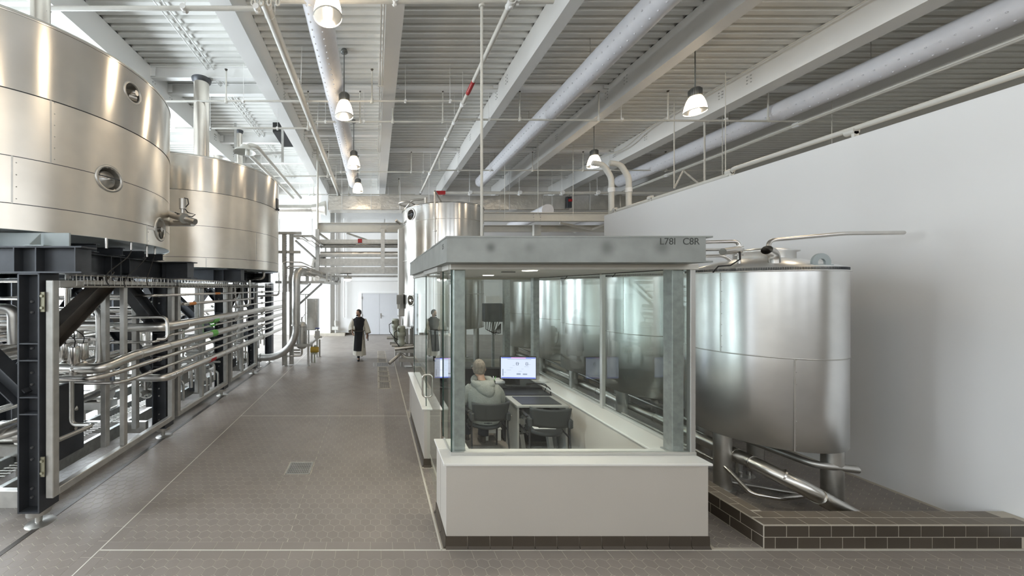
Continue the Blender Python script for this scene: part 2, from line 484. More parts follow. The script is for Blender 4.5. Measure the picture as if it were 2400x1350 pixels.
JX, JY = -2.55, (3.27, 6.7, 12.1)
C = .105
YF = 12.1
# front bay
hexfill(JX + C, 7.3, 2.35, JY[0] - C); course(JX + C, 7.3, JY[0] - C, JY[0] - .006, 'x')
course(JX + .006, JX + C, 2.35, JY[0] - .006, 'y')
# left bay along the steelwork
course(JX - C, JX - .006, 2.35, YF, 'y')
hexfill(-8.9, JX - C, 2.35, YF)
# aisle bays
course(JX + .006, .60, JY[0] + .006, JY[0] + C, 'x')
course(JX + .006, JX + C, JY[0] + C, JY[1] - C, 'y')
DR = (-1.19, -.845, 4.59, 4.93)                                  # square drain opening
hexfill(JX + C, DR[0], JY[0] + C, JY[1] - C); hexfill(DR[1], .60, JY[0] + C, JY[1] - C)
hexfill(DR[0], DR[1], JY[0] + C, DR[2]); hexfill(DR[0], DR[1], DR[3], JY[1] - C)
course(JX + .006, .60, JY[1] - C, JY[1] - .006, 'x'); course(JX + .006, .60, JY[1] + .006, JY[1] + C, 'x')
hexfill(JX + .006, .06, JY[1] + C, YF); hexfill(.39, .60, JY[1] + C, YF); hexfill(.06, .39, JY[1] + C, 8.5)
# beside / inside the booth, tank pad, behind the booth
hexfill(.625, .95, 3.8, 4.75); hexfill(.95, 2.8, 4.6, 6.4)
hexfill(3.16, 3.6, 3.3, 9.0); hexfill(3.82, 6.15, 3.5, 9.0); hexfill(.625, 3.1, 6.95, YF)
full_sites.sort(key=lambda p: (p[1] + .25 * abs(p[0]) if (2.7 < p[1] and -1.15 < p[0] / p[1] < 1.24) else 99))
near = full_sites[:296]
hm = MB(); add_tile(hm, hexp)
hex_me = bpy.data.meshes.new('hexagonal_tile'); hex_me.from_pydata(hm.v, [], hm.f); hex_me.materials.append(M['tile'])
for x, y in near:
    o = bpy.data.objects.new('hexagonal_tile', hex_me); COL.objects.link(o); o.parent = floor; o.location = (x, y, .001)
for x, y in full_sites[296:]: add_tile(tile_mb, [(x + a, y + b) for a, b in hexp])
tile_mb.build('tile_field', M['tile'], floor, kind='stuff')
MB().box(XL, XR, YF, YB, -.006, 0).box(XL, 7.3, YR, 2.35, -.006, 0).box(7.3, XR, YR, YF, -.006, 0).build('plain_floor_area', tile_mat('far_floor', sr(146, 138, 131)), floor)
jm = MB()
for y in JY: jm.box(JX, 9 if y < 4 else .62, y - .006, y + .006, -.006, .001)
jm.box(JX - .006, JX + .006, 2.0, YB, -.006, .001).box(.602, .618, JY[0], 12.1, -.006, .001)
jm.build('expansion_joint', M['joint'], floor)
MB().box(-3.44, -3.385, 2.35, 12.1, -.006, .003).build('dark_floor_strip', M['brown'], floor, label='narrow dark strip along the floor')  # narrow dark strip running along the column row

# ---- ceiling deck
prof = []
y = YR
while y < YB:
    prof += [(y, ZC), (y + .1, ZC), (y + .13, ZC + .075), (y + .175, ZC + .075)]; y += .205
dm = MB(); n = len(prof)
for x in (XL, XR): dm.v += [(x, a, b) for a, b in prof]
dm.f = [(i, i + 1, n + i + 1, n + i) for i in range(n - 1)]; dm.sm = [False] * (n - 1)
ceil = dm.build('ceiling', M['deck'], kind='structure', org=(0, 0, ZC))
MB().box(XL, XR, YR, YB, ZC + .1, ZC + .2).build('roof_slab', M['deck'], ceil)

# ---- walls
wb = MB().box(XL, XR, YB, YB + .2, 0, 7.8).build('wall_back', M['wall'], kind='structure')
MB().box(-2.55, 1.55, YB - .02, YB, 0.0, .1).build('wall_base', M['ctile'], wb)
pm = MB()
for x0, x1 in ((-6.6, -5.0), (-4.9, -3.3), (-2.55, .45), (.55, 3.3)):
    pm.box(x0, x1, YB - .03, YB, 4.35, 6.0)
pm.box(-9, 9, YB - .05, YB, 2.78, 2.84)
pm.build('wall_panel', M['wall'], wb)
MB().box(-7.2, -3.0, YB - .05, YB, 3.6, 3.9).build('wall_band', M['white'], wb)
MB().box(-2.8, -2.3, YB - .35, YB, 0, 7.1).build('trim_1', M['white'], kind='structure')
MB().box(XR, XR + .2, YR, YB, 0, 7.8).build('wall_right', M['ivory'], kind='structure')
MB().box(6.2, 6.4, 2.6, 9.6, 0, 4.38).build('wall_partition', M['wall'], kind='structure')
# rear wall (behind the camera), window openings added for reflections in the tanks
rw = MB().box(XL, XR, YR - .2, YR, 0, 3.4).box(XL, XR, YR - .2, YR, 6.4, 7.8)
for x in (-9, -5.6, -2.2, 1.2, 4.6, 8.0, 11.4): rw.box(x, x + 1.0, YR - .2, YR, 3.4, 6.4)
rw.box(12.4, XR, YR - .2, YR, 3.4, 6.4)
rw.build('wall_rear', mat('rear_wall_paint', sr(196, 186, 168), .7), kind='structure')
# left glazed wall
wl = MB().box(XL - .2, XL, YR, YB, 0, .9).box(XL - .2, XL, YR, YB, 6.1, 7.8)
for k in range(9): wl.box(XL - .2, XL, -6 + k * 3.0, -6 + k * 3.0 + .35, .9, 6.1)
wl.build('wall_left', M['wall'], kind='structure')
for k in range(8):
    y0, y1 = -6 + k * 3.0 + .35, -6 + (k + 1) * 3.0
    fr = MB().box(XL - .14, XL - .06, y0, y0 + .06, .9, 6.1).box(XL - .14, XL - .06, y1 - .06, y1, .9, 6.1)
    for z in (.9, 2.1, 3.9, 5.2, 6.04): fr.box(XL - .14, XL - .06, y0, y1, z, z + .06)
    for j in (1, 2): fr.box(XL - .14, XL - .06, y0 + j * (y1 - y0) / 3 - .025, y0 + j * (y1 - y0) / 3 + .025, .9, 6.1)
    fo = fr.build('window_%d' % (k + 1), M['ssm'], kind='structure')
    MB().box(XL - .105, XL - .095, y0, y1, .9, 6.1).build('pane', M['wglass'], fo)
MB().box(-60, XL - .2, -30, 50, -.4, -.05).build('ground', mat('outside_ground', sr(120, 118, 112), .9), kind='structure')  # outside ground, added to block sky light from below
# double door in the back wall
DX0, DX1, DT = W(848, 0, YB).x, W(932, 0, YB).x, 2.14
d1 = MB().box(DX0 - .06, DX0, YB - .08, YB, 0, DT + .06).box(DX1, DX1 + .06, YB - .08, YB, 0, DT + .06).box(DX0, DX1, YB - .08, YB, DT, DT + .06)
d1 = d1.build('door_1', M['white'], kind='structure')
xm = W(889.3, 0, YB).x
dmat = mat('door_paint', sr(212, 213, 216), .5, var=.01)
lf = MB().box(DX0, xm - .004, YB - .06, YB, .02, DT).build('door_leaf', dmat, d1)
rf = MB().box(xm + .004, DX1, YB - .06, YB, .02, DT).build('door_leaf', dmat, d1)
MB().box(xm + .05, xm + .09, YB - .075, YB - .06, .85, 1.12).cyl((xm + .07, YB - .06, .98), (xm + .07, YB - .12, .98), .012).cyl((xm + .06, YB - .12, .98), (xm + .2, YB - .12, .98), .011).build('lever_handle', M['ss'], rf)
hg = MB()
for x in (DX0 - .01, DX1 - .01):
    for z in (.2, .95, 1.85): hg.box(x, x + .03, YB - .095, YB - .06, z, z + .12)
hg.build('hinge', M['ssm'], d1)

# ---- roof beams
ZB, ZT = 7.09, 7.67
bx = [(-5.32 - .345, -5.32, 'second'), (-2.37 - .345, -2.37, 'third')]
beams = [(-8.6, -8.26, 'white steel roof beam running beside the glazed left wall'),
         (-5.66, -5.32, 'white steel roof beam running over the two big raised tanks'),
         (-2.715, -2.37, 'bright white steel roof beam left of the aisle with bolted web'),
         (.18, .485, 'white roof beam straight above the aisle with conduits on its side'),
         (3.155, 3.39, 'white steel roof beam above the glass booth, right of the red-marked pipe'),
         (6.01, 6.30, 'wide grey-shaded steel roof beam between the booth bay and the right lamp row'),
         (8.97, 9.39, 'wide white steel roof beam right of the right lamp row'),
         (11.85, 12.2, 'far right steel roof beam beyond the partition wall')]
for x0, x1, lab in beams:
    xc = (x0 + x1) / 2
    b = thing('roof_beam', lab, 'beam', (xc, 6, ZB), 'steel roof beams')
    MB().box(x0, x1, YR, YB, ZB, ZB + .03).build('bottom_flange', M['white'], b)
    if xc < 0: wx = x1 - .1
    else: wx = x0 + .1
    if x0 > 0 and x0 < 1: wx = xc
    MB().box(x0, x1, YR, YB, ZB + .6, ZT - .001).build('top_flange', M['white'], b)
    MB().box(x1 - .03 if xc < 0 else x0, x1 if xc < 0 else x0 + .03, YR, YB, ZB + .03, ZB + .6).build('web', M['white'], b)
    bt = MB()
    sx = x1 if xc < 0 else x0
    for Y in (5.7, 8.45, 9.15, 11.7, 13.25, 16):
        for dz in (.25, .33, .41):
            for dy in (0, .09): bt.cyl((sx - .01, Y + dy, ZB + dz), (sx + (.02 if xc < 0 else -.02), Y + dy, ZB + dz), .014, 6)
    bt.build('bolt', M['bolt'], b, kind='stuff')
cross = []
ends = [(-8.26, -5.66), (-5.32, -2.715), (-2.37, .18), (.485, 3.155), (3.39, 6.01), (6.30, 8.97), (9.39, 11.85)]
rows = {0: (8.45, 9.15, 12.2, 14.2), 1: (8.45, 9.15, 12.2, 14.2, 16.8), 2: (9.2, 11.9, 13.6, 16.6), 3: (9.2, 13.3), 4: (9.2, 13.3, 16.6), 5: (13.4, 16.6), 6: (9.2, 11.0, 13.4)}
nth = ['nearest', 'second nearest', 'third nearest', 'fourth nearest', 'farthest']
bay = ['bay by the glazed wall', 'bay over the big raised tanks', 'bay over the aisle lamps', 'bay left of the booth beam', 'bay of the middle perforated duct', 'bay of the right lamp row', 'bay of the far right duct']
for k, (x0, x1) in enumerate(ends):
    for j, Y in enumerate(rows[k]):
        hgt = .27 if k in (0, 1) else .14
        c = thing('cross_beam', '%s white cross beam in the %s' % (nth[j], bay[k]), 'beam', ((x0 + x1) / 2, Y, ZC - hgt), 'white cross beams under the roof deck')
        MB().ibeam((x0, Y, ZC - hgt / 2), (x1, Y, ZC - hgt / 2), hgt, .14, .014, .012).build('girder', M['white'], c)
        pl = MB().box(x0, x0 + .12, Y - .085, Y - .07, ZC - hgt + .03, ZC - .03).box(x1 - .12, x1, Y - .085, Y - .07, ZC - hgt + .03, ZC - .03)
        pl.build('end_plate', M['white'], c)
# conduits beside beam over the aisle
cd = thing('conduit_run', 'pair of thin white conduits along the aisle roof beam', 'conduit', (.1, 6, 7.05))
for x in (.10, .15): MB().cyl((x, YR, 7.12), (x, 17, 7.12), .014, 8).build('conduit', M['white'], cd)
MB().box(.06, .2, 8.2, 8.25, 7.1, 7.67).box(.06, .2, 12.2, 12.25, 7.1, 7.67).build('strap', M['white'], cd)
cd = thing('conduit_run', 'pair of thin white conduits under the deck over the raised tanks', 'conduit', (-3.9, 6, 7.6))
for x in (-4.02, -3.86): MB().cyl((x, YR, 7.63), (x, 17, 7.63), .014, 8).build('conduit', M['white'], cd)
MB().sweep(fillet([(8.75, 0, 7.55), (8.75, 11.5, 7.55), (8.75, 12.4, 7.3), (8.4, 13.3, 7.3)], .4), .02, 8).build('conduit_run', M['ivory'], label='single conduit along the top of the right lamp row beam', cat='conduit')
# ================================================================== OVERHEAD SERVICES
def duct(x, z, r, y0, y1, label, holes=True):
    d = thing('air_duct', label, 'duct', (x, (y0 + y1) / 2, z), 'perforated white air ducts')
    mb = MB(); ys = np.arange(y0, y1, .25); pts = [(x, yy, z) for yy in ys] + [(x, y1, z)]
    mb.sweep(pts, [r * (1 + .012 * math.sin(i * 1.7)) for i in range(len(pts))], 28)
    mb.build('fabric_sleeve', M['fabric'], d)
    if holes:
        h = MB()
        for a in ((-2.2, -1.35) if x < 3 else (-2.75, -1.95)):
            yy = y0 + .2
            while yy < y1 - .1:
                c = Vector((x + r * 1.0 * math.cos(a), yy, z + r * 1.0 * math.sin(a)))
                h.ball(c, .017, 6, 4); yy += .17
        h.build('air_nozzle', M['fabric'], d, kind='stuff')
    hg = MB()
    for yy in (4.5, 7.5, 10.5, 13.5):
        if y0 < yy < y1: hg.box(x - .004, x + .004, yy, yy + .01, z + r, ZC + .04)
    hg.build('hanger_wire', M['ssm'], d)
    cap = MB().cyl((x, y1, z), (x, y1 + .25, z), r * .98, 24, r * .75); cap.build('end_collar', M['foil'], d)
duct(-.93, 6.93, .225, YR, 15.2, 'perforated white air duct over the aisle beside the lamp row')
duct(4.55, 7.02, .235, YR, 15.3, 'perforated white air duct over the right edge of the glass booth')
duct(10.5, 7.0, .25, YR, 15.2, 'perforated white air duct far right above the partition wall')
dp = thing('drain_pipe', 'thick white drain pipe with couplings left of the aisle lamps', 'pipe', (-1.70, 6, 6.82))
MB().sweep(fillet([(-1.70, YR, 6.84), (-1.70, 16.3, 6.78), (-1.70, 16.5, 6.3)], .15), .075, 18).build('pipe', M['ivory'], dp)
cp = MB(); hw = MB()
for yy in (5.4, 7.4, 9.6, 11.9, 14.2):
    cp.cyl((-1.70, yy, 6.82), (-1.70, yy + .14, 6.82), .084, 18)
    hw.cyl((-1.62, yy + .3, 6.85), (-1.6, yy + .3, ZC), .008, 6); hw.sweep([(-1.70 + .085 * math.cos(t), yy + .3, 6.82 + .085 * math.sin(t)) for t in np.linspace(0, 2 * PI, 13)[:-1]], .006, 5, closed=True)
cp.build('coupling', M['white'], dp); hw.build('hanger', M['white'], dp)
mp_ = thing('sprinkler_main', 'white sprinkler main with a red label running over the booth front corner', 'pipe', (2.05, 6, 6.74))
MB().sweep([(2.05, YR, 6.74), (2.05, 16.4, 6.74)], .045, 16).build('pipe', M['ivory'], mp_)
MB().cyl((2.05, 7.38, 6.74), (2.05, 7.86, 6.74), .0465, 16).build('flow_label', M['redp'], mp_, label='red band with white lettering and arrow')
lt = MB()
for k in range(9): lt.box(2.012, 2.016, 7.45 + k * .035, 7.47 + k * .035, 6.705, 6.728)
lt.build('lettering', M['whitep'], mp_)
cc = MB(); hw = MB()
for yy in (5.37, 8.3, 9.2, 10.2, 13.3, 15.9):
    cc.cyl((2.05, yy - .07, 6.74), (2.05, yy + .07, 6.74), .062, 14); cc.ball((2.05, yy, 6.69), .03, 8, 6); hw.cyl((2.12, yy + .3, 6.74), (2.12, yy + .3, ZC), .006, 6)
cc.build('coupling', M['white'], mp_); hw.build('hanger_rod', M['white'], mp_)
mp2 = thing('sprinkler_main', 'white sprinkler main beside the far right air duct', 'pipe', (10.95, 6, 6.66))
MB().sweep([(10.95, 3, 6.66), (10.95, 16.4, 6.66)], .05, 12).sweep([(10.5, 3, 6.5), (10.5, 16.4, 6.5)], .02, 8).build('pipe', M['ivory'], mp2)
cc = MB()
for yy in (9.2, 13.3): cc.cyl((10.95, yy - .07, 6.66), (10.95, yy + .07, 6.66), .07, 12)
cc.build('coupling', M['white'], mp2)

def branch(label, Y, x0, x1, z, r, sprigs=(), hang=(), z2=None):
    t = thing('sprinkler_branch', label, 'pipe', ((x0 + x1) / 2, Y, z), 'sprinkler branch pipes across the hall')
    z2 = z if z2 is None else z2
    MB().cyl((x0, Y, z), (x1, Y, z2), r, 12).build('pipe', M['ivory'], t)
    for x in sprigs:
        s = MB().cyl((x, Y, z), (x, Y, 7.5), .018, 8).cyl((x, Y, z - .05), (x, Y, z + .05), r * 1.5, 8).build('riser', M['ivory'], t)
        MB().cyl((x, Y, 7.5), (x, Y, 7.54), .022, 8).cyl((x, Y, 7.54), (x, Y, 7.545), .035, 10).build('sprinkler_head', M['brown'], s)
    h = MB()
    for x in hang:
        h.cyl((x, Y + .02, z), (x, Y + .02, ZC), .006, 6); h.cyl((x - .02, Y, z - r * 1.6), (x + .02, Y, z - r * 1.6), .015, 6)
        h.cyl((x, Y - r * 1.5, z), (x, Y + r * 1.5, z), r * 1.35, 8)
    if hang: h.build('hanger', M['white'], t)
    return t
branch('white sprinkler pipe across the top, left of the nearest lamp', 5.37, -5.2, -1.75, 6.66, .035, (), (-5.0, -2.9, -1.8))
t = branch('white sprinkler pipe across the top, right of the nearest lamp', 5.37, -1.7, 2.7, 6.77, .036, (), (-1.0, .3, 2.15))
b = MB()
for dx in (0, .12, .25, -.12): b.sweep([(-1.72 + dx, 5.37, 6.72 + .06 * math.cos(t_)) if 0 else (-1.72 + dx + .03 * math.cos(t_), 5.33, 6.72 + .05 * math.sin(t_)) for t_ in np.linspace(0, 2 * PI, 9)[:-1]], .014, 6, closed=True)
b.build('elbow_cluster', M['ivory'], t)
branch('thin white sprinkler pipe behind the second nearest aisle lamp', 8.3, -5.2, 2.05, 6.80, .024, (-3.5, -.08), (-3.1, .7, 1.75))
branch('white sprinkler pipe crossing the left bays with an elbow on the drain pipe', 9.2, -5.2, -1.65, 6.57, .024, (-1.75,), (-4.3, -2.55))
branch('white sprinkler pipe from the drain pipe elbow to the red-marked main', 9.2, -1.55, 2.0, 6.74, .024, (-.4, 1.75, .45), (-1.3, -.3))
branch('long white sprinkler pipe right of the red-marked main, over the booth', 9.2, 2.1, 13.0, 6.80, .024, (3.75, 5.8, 7.6, 10.2), (2.95, 6.4, 9.1), 6.74)
branch('white sprinkler pipe on the left below the far roof hatch', 13.3, -5.2, -1.65, 6.62, .026, (-1.8,), (-4.3,))
branch('white sprinkler pipe behind the third aisle lamp', 13.3, -1.5, 2.0, 6.78, .026, (-.9, 1.35), (-1.3, -.6, 1.8))
branch('white sprinkler pipe behind the far right lamp', 13.3, 2.1, 13.5, 6.84, .026, (2.4, 5.9, 7.8, 10.9), (3.1, 4.3, 8.8))
branch('farthest white sprinkler pipe in front of the foil duct', 16.6, -4.7, 1.85, 6.80, .028, (-2.9, -1.25, 1.1), (-3.1, -2.3, -1.1, .6))
branch('thick white pipe in front of the foil duct behind the tall slim tank', 15.0, 2.6, 12.5, 6.45, .065, (), (4.0, 6.1, 7.9, 9.4))
rd = MB().box(2.55, 2.95, 14.93, 15.07, 6.38, 6.52).build('end_plug', M['redp'], label='small red pipe end plug by the tall slim tank', cat='plug')
# conduit drop to the booth roof
t = thing('conduit_drop', 'white vertical conduit dropping from the ceiling pipe to the booth roof', 'conduit', (1.62, 5.4, 2.9))
MB().cyl((1.62, 5.4, 2.89), (1.62, 5.4, 6.77), .021, 12).build('pipe', M['ivory'], t)
MB().cyl((1.62, 5.4, 6.7), (1.62, 5.4, 6.8), .045, 10).cyl((1.62, 5.4, 2.89), (1.62, 5.4, 2.93), .05, 10).build('fitting', M['ivory'], t)
# stainless pipe in front of the tall slim tank
t = thing('tank_riser', 'thin stainless riser pipe in front of the tall slim tank', 'pipe', (1.66, 9.9, 2.6))
MB().sweep(fillet([(1.66, 9.9, 2.6), (1.66, 9.9, 5.14), (1.98, 10.6, 4.98)], .05), .026, 12).cyl((1.66, 9.9, 4.0), (1.66, 9.9, 4.03), .05, 12).build('pipe', M['ss'], t)
MB().cyl((1.66, 9.9, 4.35), (1.66, 9.9, 4.41), .045, 12).build('clamp', M['ss'], t)
# paired white pipes near the left deck
t = thing('exhaust_pipe_pair', 'two parallel white pipes with a flared hood under the deck behind the second raised tank', 'pipe', (-3.4, 11, 6.4))
MB().sweep(fillet([(-3.62, 10.0, 6.15), (-3.62, 10.05, 6.5), (-3.38, 10.1, 6.45), (-3.38, 16, 6.5)], .12), .06, 14).sweep([(-3.72, 10.4, 6.35), (-3.72, 16, 6.5)], .06, 14).build('pipe', M['ivory'], t)
MB().lathe([(.30, 0), (.26, .06), (.12, .12), (.1, .2)], (-3.7, 10.0, 6.25), 24).build('hood', M['ivory'], t)
t = thing('strut_frame', 'grey strut trapeze hanging under the deck behind the second raised tank', 'support', (-3.3, 10.9, 6.5))
s = MB()
for x in (-4.35, -2.9): s.box(x, x + .06, 10.9, 10.96, 6.3, 7.5)
s.box(-4.35, -2.9, 10.9, 10.96, 6.55, 6.61)
s.build('strut', M['galvl'], t)
MB().box(-3.25, -2.75, 11.2, 12.4, 7.36, 7.66).build('roof_hatch', M['void'], label='dark grey louvred opening in the deck left of the aisle', cat='vent')
# vertical flue pipes on the raised tanks
def flue(x, y, z0, r, lab):
    t = thing('flue_pipe', lab, 'pipe', (x, y, z0), 'vertical flues on the raised tanks')
    MB().cyl((x, y, z0), (x, y, ZC - .26), r, 36).build('pipe', M['tank'], t)
    MB().lathe([(r, 0), (r * 1.25, .06), (r * 1.3, .1)], (x, y, ZC - .38), 36).build('roof_collar', M['dark'], t)
    MB().lathe([(r * 1.02, 0), (r * 1.3, .0), (r * 1.3, .03), (r, .05)], (x, y, z0), 36).cyl((x - r, y - .02, z0 + .8), (x + r, y - .02, z0 + .82), .004, 6).build('base_flange', M['ss'], t)
flue(-4.15, 8.45, 5.2, .17, 'shiny vertical steel flue rising from the second raised tank to the deck')
flue(-4.37, 4.62, 5.2, .1, 'shiny vertical steel flue rising from the nearest raised tank')
flue(-5.6, 12.6, 4.0, .15, 'pale vertical steel flue far behind the second raised tank')
flue(-4.3, 11.2, 5.0, .09, 'slim grey flue under the hatch behind the second raised tank')

# ---- pendant lamps
def lamp_parts(x, y, label):
    z = 6.2; t = thing('pendant_lamp', label, 'lamp', (x, y, z), 'pendant lamps with prismatic bowls')
    MB().cyl((x, y, 6.68), (x, y, 7.6), .012, 8).build('stem', M['lampgrey'], t)
    MB().lathe([(.0, .07), (.06, .07), (.075, .03), (.075, 0), (0, 0)], (x, y, 7.6), 16).build('canopy', M['lampgrey'], t)
    hd = MB().lathe([(.0, .17), (.09, .17), (.105, .12), (.105, .0), (.085, -.02)], (x, y, z + .33), 28)
    for k in range(28):
        a = 2 * PI * k / 28; c, s = math.cos(a), math.sin(a)
        hd.bar((x + .11 * c, y + .11 * s, z + .33), (x + .11 * c, y + .11 * s, z + .47), .02, .006, u=(c, s, 0))
    hd.build('finned_housing', M['lampgrey'], t)
    bowl = [(.085, .34), (.115, .31), (.145, .25), (.17, .17), (.188, .09), (.2, 0)]
    mb = MB(); nn = 48; vs = []
    for r, h in bowl:
        for k in range(nn):
            rr = r * (1 + (.006 if k % 2 else -.006)); a = 2 * PI * k / nn
            vs.append((x + rr * math.cos(a), y + rr * math.sin(a), z + h))
    fs = [(i * nn + k, i * nn + (k + 1) % nn, (i + 1) * nn + (k + 1) % nn, (i + 1) * nn + k) for i in range(5) for k in range(nn)]
    mb.add(vs, fs, True).build('bowl', M['bowl'], t)
    MB().lathe([(.196, -.008), (.204, -.008), (.204, .01), (.196, .01), (.196, -.008)], (x, y, z), 40).build('rim', M['ivory'], t)
    MB().ball((x, y, z + .2), .055, 14, 10, (1, 1, 1.5)).build('bulb', M['bulb'], t)
    l = bpy.data.lights.new('lamp_light', 'POINT'); l.energy = 34; l.color = (1, .82, .6); l.shadow_soft_size = .09
    o = bpy.data.objects.new('lamp_light', l); COL.objects.link(o); o.location = (0, 0, .06); o.parent = t
for x, y, lab in ((-.665, 4.94, 'nearest glowing pendant lamp over the aisle, cut by the picture top'),
                  (-.69, 7.8, 'second glowing pendant lamp over the aisle'),
                  (-.68, 11.09, 'third glowing pendant lamp over the aisle'),
                  (-.69, 13.9, 'farthest glowing pendant lamp over the aisle'),
                  (6.86, 7.6, 'nearer glowing pendant lamp of the right row'),
                  (6.79, 11.0, 'farther glowing pendant lamp of the right row'),
                  (-.66, 1.9, 'pendant lamp over the aisle behind the viewer'),
                  (-.66, -1.2, 'pendant lamp over the aisle well behind the viewer'),
                  (6.86, 4.2, 'pendant lamp of the right row above the near cylinder tank'),
                  (6.86, .8, 'pendant lamp of the right row behind the viewer')):
    lamp_parts(x, y, lab)

# ---- foil ducts and the pipe rack at the back
t = thing('foil_duct', 'long rectangular foil-jacketed duct across the back of the hall', 'duct', (4, 16.2, 5.9))
xx = [(-2.15, .25), (.25, 2.9), (2.9, 5.6), (5.6, 7.5), (7.5, 8.75), (8.75, 11.0), (11.0, 13.2)]
for i, (a, b) in enumerate(xx):
    o = .03 * (i % 2); MB().box(a + .01, b - .01, 15.9 - o, 16.6, 5.93 - o * .3, 6.57 + o, .02).build('duct_section', M['foil'], t)
s = MB()
for a, b in xx: s.box(b - .03, b + .03, 15.84, 16.62, 5.9, 6.62)
s.build('joint_band', M['foil'], t)
h = MB()
for x in (-1.5, -.2, 1.1, 2.4, 4.2, 6, 7.9, 9.6): h.cyl((x, 15.85, 5.9), (x, 15.85, ZC), .009, 6)
h.build('hanger_rod', M['white'], t)
s = MB().box(8.55, 8.75, 15.78, 15.86, 6.0, 6.5); s.build('damper_box', M['dark'], t)
MB().box(8.6, 8.75, 15.74, 15.79, 6.27, 6.38).build('actuator', M['redp'], t, label='orange red damper actuator')
t = thing('foil_duct', 'round foil-jacketed duct with a flared end on the back left', 'duct', (-3.5, 15.9, 5.9))
MB().sweep([(-9, 15.9, 5.98), (-2.85, 15.9, 5.98)], .17, 28).build('pipe_jacket', M['foil'], t)
MB().loft([(0, 0, 0, .17, .17), (0, 0, .2, .2, .2), (0, 0, .62, .33, .36)], 16).build('transition', M['foil'], t)
MB().cyl((-3.4, 15.9, 6.1), (-3.4, 15.9, ZC), .009, 6).cyl((-5.4, 15.9, 6.1), (-5.4, 15.9, ZC), .009, 6).build('hanger_rod', M['white'], t)
o = [c_ for c_ in t.children if c_.name.startswith('transition')][0]; o.rotation_euler = (0, PI / 2, 0)
for v in o.data.vertices: v.co += ORG[t]
o.location = (.65, 0, 0.1)
o.data.update()
# white steel framing of the mezzanine
def P2(px, py, Y): return W(px, py, Y)
YK = 13.2
t = thing('mezzanine_beam', 'long white bolted beam below the foil duct, left of the tall slim tank', 'beam', (-.5, YK, 4.5), 'white mezzanine beams')
MB().ibeam((-2.15, YK, 4.665), (1.7, YK, 4.665), .35, .2, .02, .014).build('girder', M['ivory'], t)
bb = MB()
for x in (-2.0, .2, .45):
    for z in (4.56, 4.66, 4.76): bb.cyl((x, YK - .03, z), (x, YK - .008, z), .018, 8)
bb.build('bolt', M['bolt'], t)
t = thing('mezzanine_beam', 'long white bolted beam below the foil duct, right of the tall slim tank', 'beam', (6, YK, 4.5), 'white mezzanine beams')
MB().ibeam((2.5, YK, 5.06), (9.5, YK, 5.06), .32, .2, .02, .014).build('girder', M['ivory'], t)
bb = MB()
for x in (5.9, 6.15):
    for z in (4.96, 5.06, 5.16): bb.cyl((x, YK - .03, z), (x, YK - .008, z), .018, 8)
bb.build('bolt', M['bolt'], t)
t = thing('mezzanine_beam', 'second white beam seen low behind the booth roof on the right', 'beam', (6, 15, 4.2), 'white mezzanine beams')
MB().ibeam((2.5, 15, 4.93), (10.5, 15, 4.93), .27, .2, .02, .014).build('girder', M['ivory'], t)
MB().bar((7.6, 14.6, 5.1), (9.0, 14.75, 4.85), .08, .08).bar((9.0, 14.75, 4.85), (9.6, 14.6, 5.1), .08, .08).build('brace', M['ivory'], t)
for i, (x, z, lab) in enumerate(((6.57, 5.39, 'white round duct end low behind the booth roof, nearer the tall tank'), (9.7, 5.3, 'white round duct low behind the booth roof, nearer the partition wall'))):
    t = thing('mezzanine_duct', lab, 'duct', (x, 15.3, z))
    MB().sweep([(x, 13.5, z), (x, 17.0, z)], .23, 24).build('pipe_jacket', M['fabric'], t)
    MB().cyl((x, 17.0, z), (x, 17.12, z), .24, 24).build('collar', M['white'], t)
MB().box(6.6, 6.88, 14.72, 14.91, 4.6, 5.05).build('junction_box', M['ivory'], label='small ivory box under the mezzanine beam behind the booth', cat='box')
t = thing('pipe_rack', 'hanging galvanised rack of cable trays left of the tall slim tank', 'rack', (-.7, YK, 2.95))
for x in (-2.15, .27): MB().box(x - .07, x + .07, YK - .12, YK + .02, 2.95, 4.6).build('hanger_post', M['galvl'], t)
MB().cyl((-2.15, YK - .05, 4.6), (-2.15, YK - .05, ZC), .04, 12).build('ceiling_rod', M['ivory'], t)
for z0, z1, y0, y1, nm_ in ((4.1, 4.23, YK, YK + .1, 'pipe_tray'), (3.62, 3.68, YK, YK + .5, 'cable_tray'), (3.28, 3.52, YK, YK + .08, 'cable_tray'), (2.98, 3.2, YK, YK + .09, 'cable_tray'), (2.86, 2.9, YK + .2, YK + .6, 'cable_tray')):
    MB().box(-2.1, 1.9, y0, y1, z0, z1).box(-2.1, 1.9, y0, y0 + .25, z0 - .03, z0 - .01).build(nm_, M['galvl'], t)
MB().cyl((-2.1, YK + .3, 4.02), (2.6, YK + .3, 4.02), .07, 14).build('pipe', M['ssm'], t)
MB().cyl((-2.1, YK + .3, 3.72), (1.9, YK + .3, 3.72), .09, 14).build('pipe', M['foil'], t)
MB().bar((-2.1, YK, 4.45), (-1.6, YK + .5, 4.1), .07, .07).bar((-1.1, YK + .2, 4.5), (.3, YK + .8, 4.1), .06, .06).build('brace', M['ivory'], t)
MB().box(-.65, -.5, YK - .12, YK, 4.1, 4.24).build('fire_alarm', M['redp'], t, label='small red alarm device')
t = thing('foil_elbow', 'shiny foil-jacketed elbow turning down left of the hanging rack', 'duct', (-2.4, 13.6, 2.9))
MB().sweep(fillet([(-1.9, 13.6, 3.5), (-2.42, 13.6, 3.5), (-2.42, 13.6, 2.6)], .28, 8), .13, 22).build('pipe_jacket', M['foil'], t)
MB().cyl((-2.42, 13.6, 2.95), (-2.42, 13.6, 2.99), .137, 22).cyl((-1.95, 13.6, 3.5), (-1.99, 13.6, 3.5), .137, 22).build('band', M['ss'], t)
